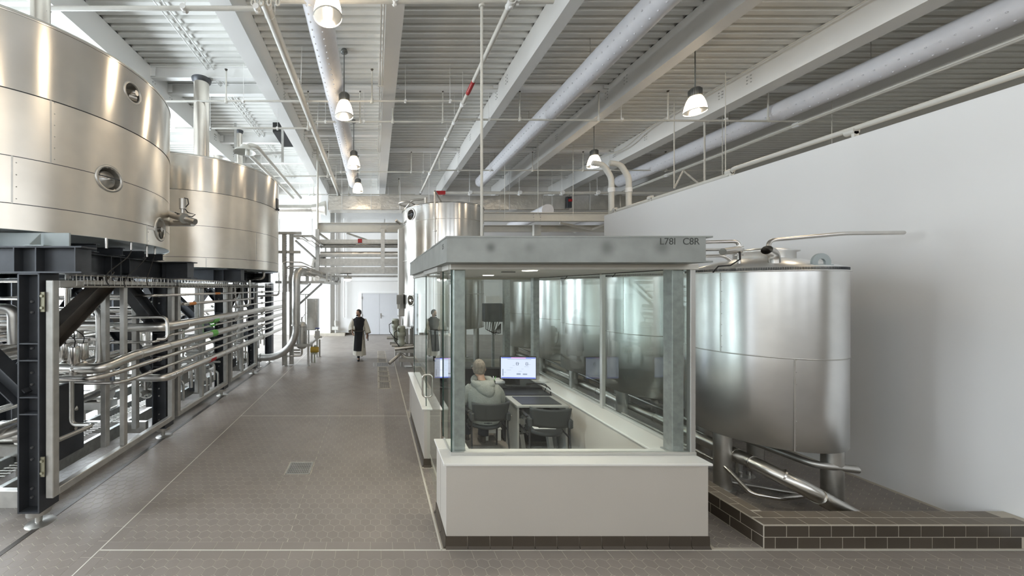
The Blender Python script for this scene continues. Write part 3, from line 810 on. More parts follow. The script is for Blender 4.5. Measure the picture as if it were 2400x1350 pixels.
t = thing('canopy_light', 'small round white light hanging under the cable rack', 'lamp', (-1.04, 13.25, 2.7))
MB().ball((-1.04, 13.25, 2.74), .14, 20, 8, (1, 1, .55)).build('diffuser', emit('soft_light', (1, .97, .92, 1), 2.5), t)
MB().cyl((-1.04, 13.25, 2.76), (-1.04, 13.25, 2.83), .15, 20).box(-1.3, -.9, 13.2, 13.3, 2.95, 2.985).cyl((-1.04, 13.25, 2.83), (-1.04, 13.25, 3.0), .02, 8).build('mount', M['ivory'], t)
# wall services far back
t = thing('wall_pipe', 'pair of white vertical pipes on the back wall beside the aisle', 'pipe', (-2.1, 18.2, 0))
MB().cyl((-2.05, 18.2, 0), (-2.05, 18.2, 7), .04, 10).cyl((-1.6, 18.2, .9), (-1.6, 18.2, 6), .03, 10).build('pipe', M['white'], t)
MB().cyl((-2.05, 18.2, .5), (-2.05, 18.2, .75), .07, 10).box(-2.2, -1.9, 17.9, 18.1, .3, .45).build('valve', M['ivory'], t)
MB().box(-3.1, -1.55, 17.8, 18.35, 0, .12).build('trim_2', M['grout'], kind='structure')
# elbows above the partition wall
for i, (x, lab) in enumerate(((6.36, 'left white riser pipe with an elbow above the partition wall end'), (6.83, 'right white riser pipe with an elbow above the partition wall end'))):
    y = 9.55
    t = thing('riser_pipe', lab, 'pipe', (x, y, 4.2))
    MB().sweep(fillet([(x, y, 4.2), (x, y, 5.4), (x - .22, y, 5.75), (x - .5, y + .02, 5.8)], .12), .07, 16).build('pipe', M['ivory'], t)
    MB().cyl((x, y, 5.0), (x, y, 5.12), .085, 16).build('coupling', M['white'], t)
t = thing('wall_top_pipe', 'white pipe with elbows running along the top of the partition wall', 'pipe', (6.3, 6, 4.4))
MB().sweep(fillet([(6.25, 2.6, 4.5), (6.25, 6.2, 4.5), (6.25, 6.25, 4.42), (6.28, 9.5, 4.44)], .05), .035, 12).build('pipe', M['ivory'], t)
s = MB()
for yy in (4.6, 6.2, 8, 9.2): s.cyl((6.25, yy, 4.47), (6.25, yy + .1, 4.47), .048, 12); s.box(6.22, 6.28, yy, yy + .03, 4.37, 4.46)
s.build('clamp', M['ivory'], t)
for i, (x, y) in enumerate(((8.5, 8.6), (5.6, 12.2), (7.2, 12.9), (9.6, 9.8), (11.6, 9.0), (4.6, 12.6))):
    MB().cyl((x, y, 4.9 if i not in (3,) else 4.6), (x, y, ZC), .008, 6).build('hanger_rod', M['ivory'], label=['thin white hanger rod beside the nearer right lamp', 'thin white rod over the booth roof right half', 'thin white rod beside the risers', 'thin white rod under the far right duct', 'thin white rod right of the far right duct', 'thin white rod over the booth roof middle'][i], cat='rod')
t = thing('angle_brace', 'white zigzag brace hanging under the far right duct', 'brace', (9.0, 9.9, 6))
MB().bar((8.35, 9.9, 5.2), (8.6, 9.9, 5.7), .03, .03).bar((8.6, 9.9, 5.7), (9.2, 9.9, 5.2), .03, .03).bar((9.2, 9.9, 5.2), (9.2, 9.9, ZC), .03, .03).bar((8.35, 9.9, 5.2), (8.35, 9.9, ZC), .02, .02).build('rod', M['ivory'], t)

# ================================================================== TANKS
def hit(c, R, px):
    s = (px - VX) / F; d = Vector((s, 1)).normalized(); c2 = Vector(c[:2])
    b = d.dot(c2); disc = b * b - (c2.length_squared - R * R)
    if disc < 0: disc = 0
    return d * (b - math.sqrt(disc))
def shell(name, c, R, z0, z1, m, parent, ports=(), n=256, dz=None):
    # ports: (angle, z, radius) holes left open
    mb = MB()
    if not ports:
        zs = [z0, z1]
    else:
        zs = list(np.linspace(z0, z1, max(3, int((z1 - z0) / .016))))
    segs = n if not ports else 640
    vs = [(c[0] + R * math.cos(2 * PI * k / segs), c[1] + R * math.sin(2 * PI * k / segs), z) for z in zs for k in range(segs)]
    fs = []
    for i in range(len(zs) - 1):
        zc = (zs[i] + zs[i + 1]) / 2
        for k in range(segs):
            l = (k + 1) % segs; skip = False
            for a, z, r in ports:
                da = (2 * PI * (k + .5) / segs - a + PI) % (2 * PI) - PI
                if (da * R) ** 2 + (zc - z) ** 2 < r * r: skip = True; break
            if not skip: fs.append((i * segs + k, i * segs + l, (i + 1) * segs + l, (i + 1) * segs + k))
    mb.add(vs, fs, True)
    # thin edge lips
    for z, s in ((z0, 1), (z1, -1)):
        mb.lathe([(R, z), (R - .012, z + .002 * s)], (c[0], c[1], 0), n)
    return mb.build(name, m, parent)
def port(c, R, a, z, r, parent, kind):
    nrm = Vector((math.cos(a), math.sin(a), 0)); A = Vector((-math.sin(a), math.cos(a), 0)); B = Vector((0, 0, 1))
    o = Vector((c[0], c[1], z)) + nrm * R
    p = MB().lathe([(r * 1.22, -.01 - r * r * .45 / R), (r * 1.22, .006), (r * 1.0, .012), (r * .98, -.02), (r * .92, -.14), (0, -.14)], o, 40, axis=(A, B, nrm)).build('port', M['ssm'], parent)
    if kind == 'disc':
        MB().lathe([(r * .78, -.13), (r * .78, -.06), (r * .7, -.045), (r * .5, -.05), (r * .45, -.03), (r * .12, -.035), (r * .1, -.0), (0, -.0)], o - B * r * .03, 36, axis=(A, B, nrm)).build('port_cover', M['ssm'], p)
    elif kind == 'fitting':
        q = MB()
        q.cyl(o - nrm * .12 - A * r * .2, o + nrm * .05 + A * r * .1, r * .3, 16).cyl(o - nrm * .1 + B * r * .2 , o + nrm * .0 + A * r * .4 + B * r * .2, r * .32, 16)
        q.cyl(o - B * r * .55 - A * r * .3 - nrm * .03, o - B * r * .5 + A * r * .35 + nrm * .02, r * .28, 16)
        q.build('fitting', M['ss'], p)
    elif kind == 'valve':
        q = MB().cyl(o - nrm * .12, o + nrm * .02, r * .25, 14).cyl(o - A * r * .6 - nrm * .02, o + A * r * .6 - nrm * .02, r * .12, 10)
        q.build('fitting', M['ss'], p)
        MB().sweep([o + A * r * .5 * math.cos(t) + B * (r * .6 * math.sin(t) - r * .3) + nrm * .01 for t in np.linspace(.5, -3.6, 12)], .006, 6).build('cable', M['rubber'], p)
    elif kind == 'hand':
        MB().lathe([(r * .8, -.1), (r * .3, -.02), (0, -.02)], o, 6, axis=(A, B, nrm), smooth=False).cyl(o - A * r * .7, o + A * r * .7, r * .1, 8).build('port_cover', M['dark'], p)

def tri_support(c, R, zb, t, platform_m=None): pass

# nearest raised tank
C1, R1_, Z1 = (-4.78, 4.78), 1.73, (3.0, 3.26, 3.73, 4.39, 5.18)
def ang(c, R, px):
    h = hit(c, R, px); return math.atan2(h.y - c[1], h.x - c[0]), h
def big_tank(label, c, R, zs, seams, ports, upper):
    t = thing('raised_tank', label, 'tank', (c[0], c[1], zs[0]), 'big raised cylinder tanks')
    for i in range(len(zs) - 1):
        last = i == len(zs) - 2
        pp = [(a, z, r) for a, z, r, k in ports if zs[i] - r < z < zs[i + 1] + r]
        shell('shell_course', c, R + (.008 if last else 0), zs[i] + .004, zs[i + 1] - .004, M['tank_hi'] if last else M['tank'], t, pp)
    MB().lathe([(R - .03, zs[0]), (R - .03, zs[-1] - .05)], (c[0], c[1], 0), 128).build('inner_shell', M['dark'], t) if not ports else None
    gm = MB()
    for z in zs[1:-1]: gm.lathe([(R - .002, z - .006), (R - .002, z + .006)], (c[0], c[1], 0), 160)
    gm.build('joint_line', M['dark'], t)
    MB().lathe([(R + .012, zs[-1] - .03), (R + .016, zs[-1] - .01), (R + .004, zs[-1] + .01), (R * .9, zs[-1] + .03), (0, zs[-1] + .2)], (c[0], c[1], 0), 160).build('lid', M['tank_hi'], t)
    MB().lathe([(0, zs[0] - .1), (R * .8, zs[0] + .01), (R - .01, zs[0] + .02), (R - .001, zs[0])], (c[0], c[1], 0), 160).build('underside', M['primer'], t)
    sm = MB()
    for px, z0, z1 in seams:
        a, h = ang(c, R, px); n_ = Vector((math.cos(a), math.sin(a), 0)); A = Vector((-math.sin(a), math.cos(a), 0))
        p = Vector((h.x, h.y, z0)); q = Vector((h.x, h.y, z1))
        sm.bar(p + n_ * .003, q + n_ * .003, .014, .006, u=tuple(A))
        k = z0 + .05
        while k < z1: sm.ball(p + A * .03 + n_ * .002 + Vector((0, 0, k - z0)), .006, 6, 4); k += .12
    sm.build('seam_strip', M['ssm'], t)
    for a, z, r, k in ports: port(c, R, a, z, r, t, k)
    return t
def portspec(c, R, px, py, r, k):
    a, h = ang(c, R, px); return (a, H - (py - VY) * h.y / F, r, k)
ps = [portspec(C1, R1_, 311, 218, .112, 'fitting'), portspec(C1, R1_, 257, 419, .13, 'disc'), portspec(C1, R1_, 376, 538, .14, 'valve')]
t1 = big_tank('nearest big raised stainless tank, cut by the left picture edge', C1, R1_, Z1,
              [(119, 3.73, 4.39), (28, 3.26, 3.73), (344, 3.0, 3.26)], ps, None)
a, h = ang(C1, R1_, 354); n_ = Vector((math.cos(a), math.sin(a), 0)); A = Vector((-math.sin(a), math.cos(a), 0)); p = Vector((h.x, h.y, 0)) + n_ * .005
zc = H - (535 - VY) * h.y / F
MB().bar(p + Vector((0, 0, zc)) - A * .09, p + Vector((0, 0, zc)) + A * .09, .04, .004).build('name_plate', M['whitep'], t1, label='small white name plate')
C2, R2_, Z2 = (-4.58, 9.16), 2.0, (2.85, 3.06, 3.72, 4.44, 5.18)
t2 = big_tank('second big raised stainless tank behind the nearest one', C2, R2_, Z2, [(483, 2.85, 3.06), (600, 3.06, 3.72)], [], None)
# connection fitting between the tanks
t = thing('tank_valve', 'stainless valve with upright actuator between the two raised tanks', 'valve', (-3.0, 5.3, 3.3))
Yv = 5.35
MB().cyl(W(392, 500, 5.5), W(432, 512, Yv), .055, 16).cyl(W(392, 523, 5.6), W(452, 523, Yv), .05, 16).cyl(W(432, 512, Yv), W(458, 520, Yv - .05), .045, 16).build('pipe', M['ss'], t)
MB().cyl(W(428, 490, Yv), W(428, 466, Yv), .05, 18).build('actuator', M['ssm'], t)
MB().cyl(W(430, 511, Yv - .02), W(433, 512, Yv - .04), .075, 18).cyl(W(428, 500, Yv), W(428, 490, Yv), .03, 10).build('clamp', M['ssm'], t)
MB().sweep([W(432, 464, Yv), W(440, 466, Yv), W(442, 478, Yv), W(433, 488, Yv), W(440, 498, Yv), W(458, 503, Yv), W(450, 508, Yv), W(432, 506, Yv), W(410, 498, Yv)], .008, 6).build('cable', M['rubber'], t)
t = thing('tank_valve', 'small dark connector high on the rim of the second raised tank', 'valve', (-2.62, 9.2, 4.5))
MB().box(-2.6, -2.55, 9.2, 9.32, 4.5, 4.75).cyl((-2.6, 9.25, 4.5), (-2.52, 9.25, 4.45), .03, 10).build('connector', M['dark'], t)

# tall slim tank
C3, R3_ = (2.19, 11.62), 1.31
t3 = thing('tall_tank', 'tall slim stainless tank standing behind the glass booth', 'tank', (C3[0], C3[1], 0))
p3 = [portspec(C3, R3_, 963, 503, .16, 'hand'), portspec(C3, R3_, 963, 704, .155, 'valve')]
zz = (1.2, 2.24, 3.28, 4.45, 4.93)
for i in range(4):
    pp = [(a, z, r) for a, z, r, k in p3 if zz[i] - r < z < zz[i + 1] + r]
    shell('shell_course', C3, R3_, zz[i] + .004, zz[i + 1] - .004, M['tank_c'], t3, pp)
g = MB()
for z in zz[1:-1]: g.lathe([(R3_ + .006, z - .008), (R3_ + .006, z + .008)], (C3[0], C3[1], 0), 96)
g.build('joint_line', M['ssm'], t3)
MB().lathe([(R3_ + .012, 4.9), (R3_ + .016, 4.94), (R3_ * .9, 4.97), (0, 5.05)], (C3[0], C3[1], 0), 96).build('lid', M['tank_c'], t3)
MB().lathe([(R3_ + .01, 1.22), (R3_ - .02, 1.2), (R3_ * .7, 1.15), (0, 1.0)], (C3[0], C3[1], 0), 96).build('underside', M['ssm'], t3)
for a, z, r, k in p3: port(C3, R3_, a, z, r, t3, k)
for x, y in ((1.25, 10.9), (3.1, 10.9), (1.3, 12.5), (3.1, 12.4)):
    MB().cyl((x, y, .03), (x, y, 1.25), .085, 16).cyl((x, y, 0), (x, y, .03), .15, 20).build('leg', M['ssm'], t3)
mw = MB().sweep(fillet([(.95, 11.3, 4.95), (1.15, 11.0, 5.15), (1.5, 11.0, 5.18)], .06), .03, 10).sweep([(1.0 + .25 * math.cos(t), 11.2 + .3 * math.sin(t), 5.0 + .09 * math.sin(t * .5)) for t in np.linspace(0, 2 * PI, 18)[:-1]], .03, 8, closed=True).cyl((1.55, 10.9, 4.95), (1.55, 10.9, 5.2), .04, 12)
mw.build('manway', M['ssm'], t3)
t = thing('ladder_duct', 'white vertical channel on the left flank of the tall slim tank', 'duct', (.82, 11.7, 1.5))
MB().box(.74, .92, 11.5, 11.8, 1.5, 4.35, .02).build('channel', M['white'], t)
MB().box(.70, .80, 11.4, 11.5, 1.75, 2.0).cyl((.8, 11.5, 4.5), (.66, 11.4, 4.6), .05, 10).build('bracket', M['ssm'], t)
MB().box(.68, .84, 11.35, 11.5, 1.9, 2.2).build('switch_box', M['grayl'], t)
# pumps below the tall tank
for i, (px, py, Y, sc, lab) in enumerate(((941, 790, 10.9, 1.0, 'grey-green pump motor under the tall slim tank, nearer one'), (927, 768, 12.2, 1.0, 'grey-green pump motor under the tall slim tank, farther one'))):
    p = W(px, py, Y); x, y = p.x, p.y; zt = W(0, 764 if i == 0 else 747, Y).z; zb = W(0, 818 if i == 0 else 800, Y).z
    t = thing('pump', lab, 'pump', (x, y, zb))
    MB().lathe([(0, zt), (.1, zt), (.12, zt - .04), (.12, zt - .18), (.13, zt - .19), (.13, zt - .3), (.1, zt - .32), (.1, zt - .5), (.14, zt - .52), (.07, zb + .1), (.07, zb)], (x, y, 0), 24).build('motor', M['motor'], t)
    s = MB()
    for k in range(10): s.box(x - .125 + k * .025, x - .12 + k * .025, y - .13, y + .13, zt - .17, zt - .05)
    s.build('fin', M['motor'], t)
    MB().sweep([(x - .1, y, zt - .12), (x - .22, y - .02, zt - .2), (x - .2, y, zt - .45), (x - .05, y - .1, zt - .65), (x + .15, y - .12, zt - .72)], .014, 6).build('cable', M['rubber'], t)
    MB().cyl((x - .3, y, zb + .12), (x + .35, y, zb + .12), .05, 12).box(x - .2, x + .4, y - .12, y + .12, zb - .1, zb).cyl((x, y, .0), (x, y, zb), .03, 8).build('base', M['ssm'], t)
t = thing('drain_valve', 'stainless pipework with a drain spout on the tall tank skid', 'pipe', (.9, 10.6, .2))
MB().sweep(fillet([W(912, 852, 10.2), W(932, 835, 10.4), W(940, 828, 10.6), W(950, 838, 10.6), W(975, 838, 10.6)], .1), .045, 12).build('spout', M['ss'], t)
MB().sweep([W(925, 818, 10.8), W(975, 812, 10.8)], .06, 12).build('pipe', M['ss'], t)
MB().box(.68, 2.9, 10.45, 10.6, W(0, 848, 10.5).z, W(0, 840, 10.5).z).bar(W(962, 848, 10.5), W(970, 862, 10.5), .04, .04).cyl((1.02, 10.9, 0), (1.02, 10.9, .02), .14, 20).build('skid', M['ssm'], t)
bxs = MB()
for k in range(14): bxs.cyl((.85 + .15 * k % 1.7, 11.0 + .1 * (k % 4), .25), (.85 + .15 * k % 1.7, 11.0 + .1 * (k % 4), 1.15), .02 + .01 * (k % 3), 8)
bxs.build('riser_cluster', M['ssm'], t)
t = thing('switch_cabinet', 'dark switch cabinet with dangling cables seen through the booth glass', 'cabinet', (3.3, 9.6, 1.3))
MB().box(2.95, 3.45, 9.6, 9.8, 1.5, 2.0, .01).build('cabinet', M['dark'], t)
MB().box(2.98, 3.42, 9.58, 9.6, 2.02, 2.2).build('notice', M['whitep'], t)
q = MB()
for k in range(6): q.sweep([(3.0 + k * .07, 9.62, 1.5), (3.0 + k * .05, 9.62, 1.3 - .03 * k), (3.2 + k * .04, 9.62, 1.2), (3.4, 9.62, 1.45)], .012, 6)
q.build('cable', M['rubber'], t)
MB().box(3.5, 3.65, 9.6, 9.75, 0, 2.9).box(3.2, 3.26, 9.7, 9.76, 0, 1.5).build('post', M['galv'], t)

# right row of tanks
CR, RR = 4.72, .68
yr = [4.37, 6.1, 7.56, 9.0, 10.85]
ordn = ['nearest tank of the right row, standing beside the booth', 'second tank of the right row, seen through the booth glass', 'third tank of the right row, seen through the booth glass', 'fourth tank of the right row, seen through the booth glass', 'farthest tank of the right row, seen through the booth glass']
zb, zs_, zt = .69, 1.67, 2.60
for i, y in enumerate(yr):
    t = thing('cylinder_tank', 'low stainless ' + ordn[i], 'tank', (CR, y, 0), 'right row of low cylinder tanks')
    c = (CR, y)
    MB().lathe([(RR - .005, zb), (RR, zb + .004), (RR, zs_ - .004)], (CR, y, 0), 160).build('shell_course', M['tank_r'], t)
    MB().lathe([(RR + .003, zs_ + .004), (RR + .003, zt)], (CR, y, 0), 160).build('shell_course', M['tank_r'], t)
    MB().lathe([(RR, zs_ - .008), (RR + .01, zs_), (RR, zs_ + .008)], (CR, y, 0), 160).build('seam_band', M['ssm'], t)
    MB().lathe([(0, zb - .12), (RR * .8, zb - .04), (RR - .004, zb)], (CR, y, 0), 96).build('underside', M['ssm'], t)
    MB().lathe([(RR, zt), (RR + .018, zt), (RR + .018, zt + .012), (RR - .005, zt + .015), (RR - .005, zt + .05), (RR * .5, zt + .16), (.12, zt + .2), (0, zt + .2)], (CR, y, 0), 120).build('lid', M['tank_r'], t)
    if i < 3:
        s = MB()
        for k in range(170):
            a = PI * .75 + PI * 1.0 * k / 170
            if i: a = PI * .6 + PI * 1.1 * k / 170
            s.box(CR + (RR) * math.cos(a) - .0018, CR + (RR) * math.cos(a) + .0018, y + RR * math.sin(a) - .0018, y + RR * math.sin(a) + .0018, zt + .016, zt + .045)
        s.build('ribbed_strip', M['dark'], t, kind='stuff')
    s = MB()
    for px_, z0, z1 in ((1689, zs_, zt), (1862, zb, zs_)) if i == 0 else ((1461, zs_, zt),) if i == 1 else ():
        a, h = ang(c, RR, px_); n_ = Vector((math.cos(a), math.sin(a), 0)); A = Vector((-math.sin(a), math.cos(a), 0)); p = Vector((h.x, h.y, 0)) + n_ * .003
        s.bar(p + Vector((0, 0, z0)), p + Vector((0, 0, z1)), .012, .006, u=tuple(A))
        k = z0 + .06
        while k < z1: s.ball(p + A * .012 + n_ * .004 + Vector((0, 0, k)), .005, 6, 4); k += .13
    if s.v: s.build('seam_strip', M['ssm'], t)
    for dx, dy in ((-.66, -.08), (.4, -.4), (-.2, .5), (.4, .4)):
        lx, ly = (CR + dx, y + dy) if (dx, dy) != (-.66, -.08) else (CR - .565, y - .13)
        MB().cyl((lx, ly, .04), (lx, ly, zb - .004), .085 if i == 0 or dx < -.5 else .06, 20).cyl((lx, ly, 0), (lx, ly, .04), .12, 20).build('leg', M['ssm'], t)
    # manway and fittings
    mx, my = CR + .12, y + .05
    w_ = MB().lathe([(.27, zt + .08), (.27, zt + .25), (.3, zt + .26), (.3, zt + .275), (.15, zt + .31), (0, zt + .32)], (mx, my, 0), 40); w_.build('manway', M['tank_r'], t)
    lug = MB(); o = Vector((CR + .02, y - .6, zt + .09)); nn = 20
    prof_o = [(.1 * math.cos(a), .1 * math.sin(a)) for a in np.linspace(-.5, PI + .5, nn)]
    prof_i = [(.042 * math.cos(a), .042 * math.sin(a)) for a in np.linspace(-.5, PI + .5, nn)]
    vs = [o + Vector((a, -.01 * s_, b)) for s_ in (-1, 1) for a, b in prof_o + prof_i]
    fs = []
    for k in range(nn - 1):
        fs += [(k, k + 1, nn + k + 1, nn + k), (2 * nn + k + 1, 2 * nn + k, 3 * nn + k, 3 * nn + k + 1), (k + 1, k, 2 * nn + k, 2 * nn + k + 1), (nn + k, nn + k + 1, 3 * nn + k + 1, 3 * nn + k)]
    lug.add(vs, fs); lug.box(o.x - .1, o.x + .1, o.y - .03, o.y + .02, zt + .02, zt + .07).build('lifting_lug', M['primer'], t)
    ex, ey = CR - .27, y - .42
    MB().sweep(fillet([(ex, ey, zt + .03), (ex, ey, zt + .2), (ex - .14, ey - .05, zt + .24)], .1, 8), .05, 18, caps=False).lathe([(.05, 0), (.075, 0), (.075, .03), (.05, .03)], (ex, ey, zt + .04), 20).build('vent_elbow', M['ss'], t)
    rx, ry = CR - .44, y - .2
    MB().sweep(fillet([(rx, ry, zt + .03), (rx, ry, zt + .37), (rx - .35, ry + .1, zt + .37), (rx - .9, ry + .35, zt + .33)], .06), .02, 12).build('cleaning_pipe', M['ss'], t)
    v = MB().cyl((rx - .04, ry - .03, zt + .27), (rx - .26, ry - .07, zt + .24), .04, 18).build('actuator', M['ss'], t)
    MB().cyl((rx, ry, zt + .2), (rx, ry, zt + .215), .04, 14).cyl((rx, ry, zt + .3), (rx, ry, zt + .315), .04, 14).cyl((rx + .01, ry, zt + .25), (rx - .04, ry - .03, zt + .27), .03, 12).build('valve_body', M['ssm'], t)
    MB().sweep([(rx - .05, ry - .06, zt + .24), (rx - .07, ry - .08, zt + .15), (rx - .2, ry - .1, zt + .08), (rx - .34, ry - .1, zt + .07), (rx - .4, ry - .1, zt + .0)], .008, 6).build('cable', M['rubber'], t)
    MB().sweep(fillet([(CR - .12, y - .25, zt + .12), (CR - .1, y - .2, zt + .38), (CR + .6, y - .35, zt + .44), (CR + 1.2, y - .4, zt + .44)], .08), .022, 12).build('supply_pipe', M['ss'], t)
    MB().sweep(fillet([(CR - .25, y, zt + .1), (CR - .4, y + .02, zt + .22), (CR - 1.1, y + .3, zt + .22)], .05), .018, 10).build('return_pipe', M['ss'], t)
# pipes under the right row
def spipe(name, label, path, r, m, rad=.1, cat='pipe', parts=(), group=None):
    t = thing(name, label, cat, tuple(Vector(path[0])), group)
    MB().sweep(fillet(path, rad), r, 18).build('pipe', m, t)
    if parts:
        s = MB()
        for p0, p1 in parts: s.cyl(p0, p1, r * 1.06, 18)
        s.build('joint_band', M['ss'], t)
    return t
spipe('process_pipe', 'thick jacketed pipe dropping to the floor under the near right tank', [(4.30, 11.6, .43), (4.30, 3.95, .43), (4.48, 3.72, .33), (5.05, 3.62, -.0)], .078, M['clad'], .12,
      parts=[((4.30, y, .43), (4.30, y + .012, .43)) for y in (4.02, 4.2, 5.4, 6.8, 8.2)] + [((4.40, 3.83, .39), (4.41, 3.82, .385)), ((4.6, 3.69, .255), (4.61, 3.69, .25))])
spipe('process_pipe', 'thin stainless pipe with a kink under the near right tank', [(4.12, 11.2, .33), (4.12, 4.2, .33), (4.16, 3.92, .14), (4.4, 3.85, .13), (5.0, 3.95, .13)], .024, M['ss'], .06)
spipe('process_pipe', 'second thin stainless pipe low along the tank pad', [(3.98, 11.2, .22), (3.98, 4.6, .22)], .02, M['ss'])
spipe('process_pipe', 'third thin stainless pipe under the right row of tanks', [(4.55, 11.2, .52), (4.55, 5.0, .5)], .03, M['ssm'])
spipe('process_pipe', 'dark pipe sloping under the near right tank belly', [(4.62, 5.2, .5), (4.9, 3.95, .45), (5.3, 3.9, .42)], .04, M['ssm'])
t = thing('floor_brace', 'stainless brace rods with a floor foot under the near right tank', 'brace', (4.2, 4.25, 0))
MB().cyl((4.1, 4.23, .13), (4.95, 4.0, .06), .02, 10).cyl((4.1, 4.25, .2), (4.42, 4.6, .4), .022, 10).build('rod', M['ssm'], t)
MB().cyl((4.72, 4.6, 0), (4.72, 4.6, .02), .15, 24).cyl((4.72, 4.6, .02), (4.72, 4.6, .3), .04, 12).cyl((4.66, 4.52, .02), (4.66, 4.52, .07), .02, 8).cyl((4.8, 4.55, .02), (4.8, 4.55, .07), .02, 8).build('foot', M['ssm'], t)

# tiled curb round the tank pad
cb = MB().box(3.6045, 3.806, 3.4875, 9.3, 0, .2225).box(3.6045, 6.18, 3.2865, 3.4875, 0, .2225).build('curb', M['grout'], label='tiled brown curb edging the pad under the right row of tanks', cat='curb')
def slab_tile(name, x0, x1, y0, y1, z0, z1, parent, g=.003):
    return MB().box(x0 + g * (x1 - x0 > .03), x1 - g * (x1 - x0 > .03), y0 + g * (y1 - y0 > .03), y1 - g * (y1 - y0 > .03), z0 + g * (z1 - z0 > .03), z1 - g * (z1 - z0 > .03), .002).build(name, M['toptile'] if z1 > .22 else M['ctile'], parent)
for r_ in range(2):
    o = .104 * r_; x = 3.606 - o
    while x < 5.98:
        a = max(x, 3.606); slab_tile('curb_tile', a, x + .208, 3.284, 3.302, .107 * (1 - r_), .107 * (2 - r_), cb); x += .208
    y = 3.29 - o
    while y < 9.2:
        a = max(y, 3.29); slab_tile('curb_tile', 3.602, 3.62, a, y + .208, .107 * (1 - r_), .107 * (2 - r_), cb); y += .208
for r_ in range(2):
    o = .104 * r_; x = 3.606 - o
    while x < 5.98:
        a = max(x, 3.606 + .1 * r_)
        if x + .208 - a > .02: slab_tile('curb_tile', a, x + .208, 3.288 + r_ * .1, 3.388 + r_ * .1, .21, .224, cb)
        x += .208
    y = 3.4 - o
    while y < 9.2:
        a = max(y, 3.39 + .1 * r_)
        if y + .208 - a > .02: slab_tile('curb_tile', 3.606 + r_ * .1, 3.706 + r_ * .1, a, y + .208, .21, .224, cb)
        y += .208
# ================================================================== LEFT STEELWORK
def column(x, y, label, detail=True, z0=.17, z1=2.57, grp='dark steel columns under the raised tanks'):
    t = thing('steel_column', label, 'column', (x, y, 0), grp)
    MB().ibeam((x, y, z0), (x, y, z1), .22, .22, .016, .012, u=(1, 0, 0), v=(0, 1, 0)).build('shaft', M['dark'], t)
    MB().box(x - .11, x + .11, y - .11, y + .11, z0 - .015, z0).box(x - .11, x + .11, y - .11, y + .11, z1 - .016, z1 + .002).build('end_plate', M['dark'], t)
    if detail:
        s = MB()
        for z in (1.86, 1.69, 1.32, 1.15): s.box(x - .095, x + .095, y - .108, y - .006, z - .006, z + .006)
        s.build('stiffener', M['dark'], t)
    if detail:
        b = MB()
        for z in (2.28, 2.17, 1.8, 1.55, 1.43, .78, .66, .36, .27): b.cyl((x - .05, y - .012, z), (x - .05, y - .03, z), .013, 6)
        b.build('bolt', M['bolt'], t, kind='stuff')
    MB().cyl((x, y, .1), (x, y, .155), .1, 24).cyl((x, y, .015), (x, y, .1), .03, 12).lathe([(0, .02), (.1, .012), (.125, 0)], (x + .02, y, 0), 28).build('levelling_foot', M['ssm'], t)
    return t
CY = (3.66, 5.80, 8.0, 10.05)
for y, l in zip(CY, ('dark steel column nearest the camera with four stiffener plates', 'second dark steel column under the nearest raised tank', 'third dark steel column, first under the second raised tank', 'fourth dark steel column, behind the low thick pipe')):
    column(-3.48, y, l)
column(-3.48, 11.6, 'fifth dark steel column behind the curved thick pipe', False)
for y in CY: column(-5.95, y, 'dark steel column in the rear row behind the pipework', False, grp='rear row of dark steel columns')
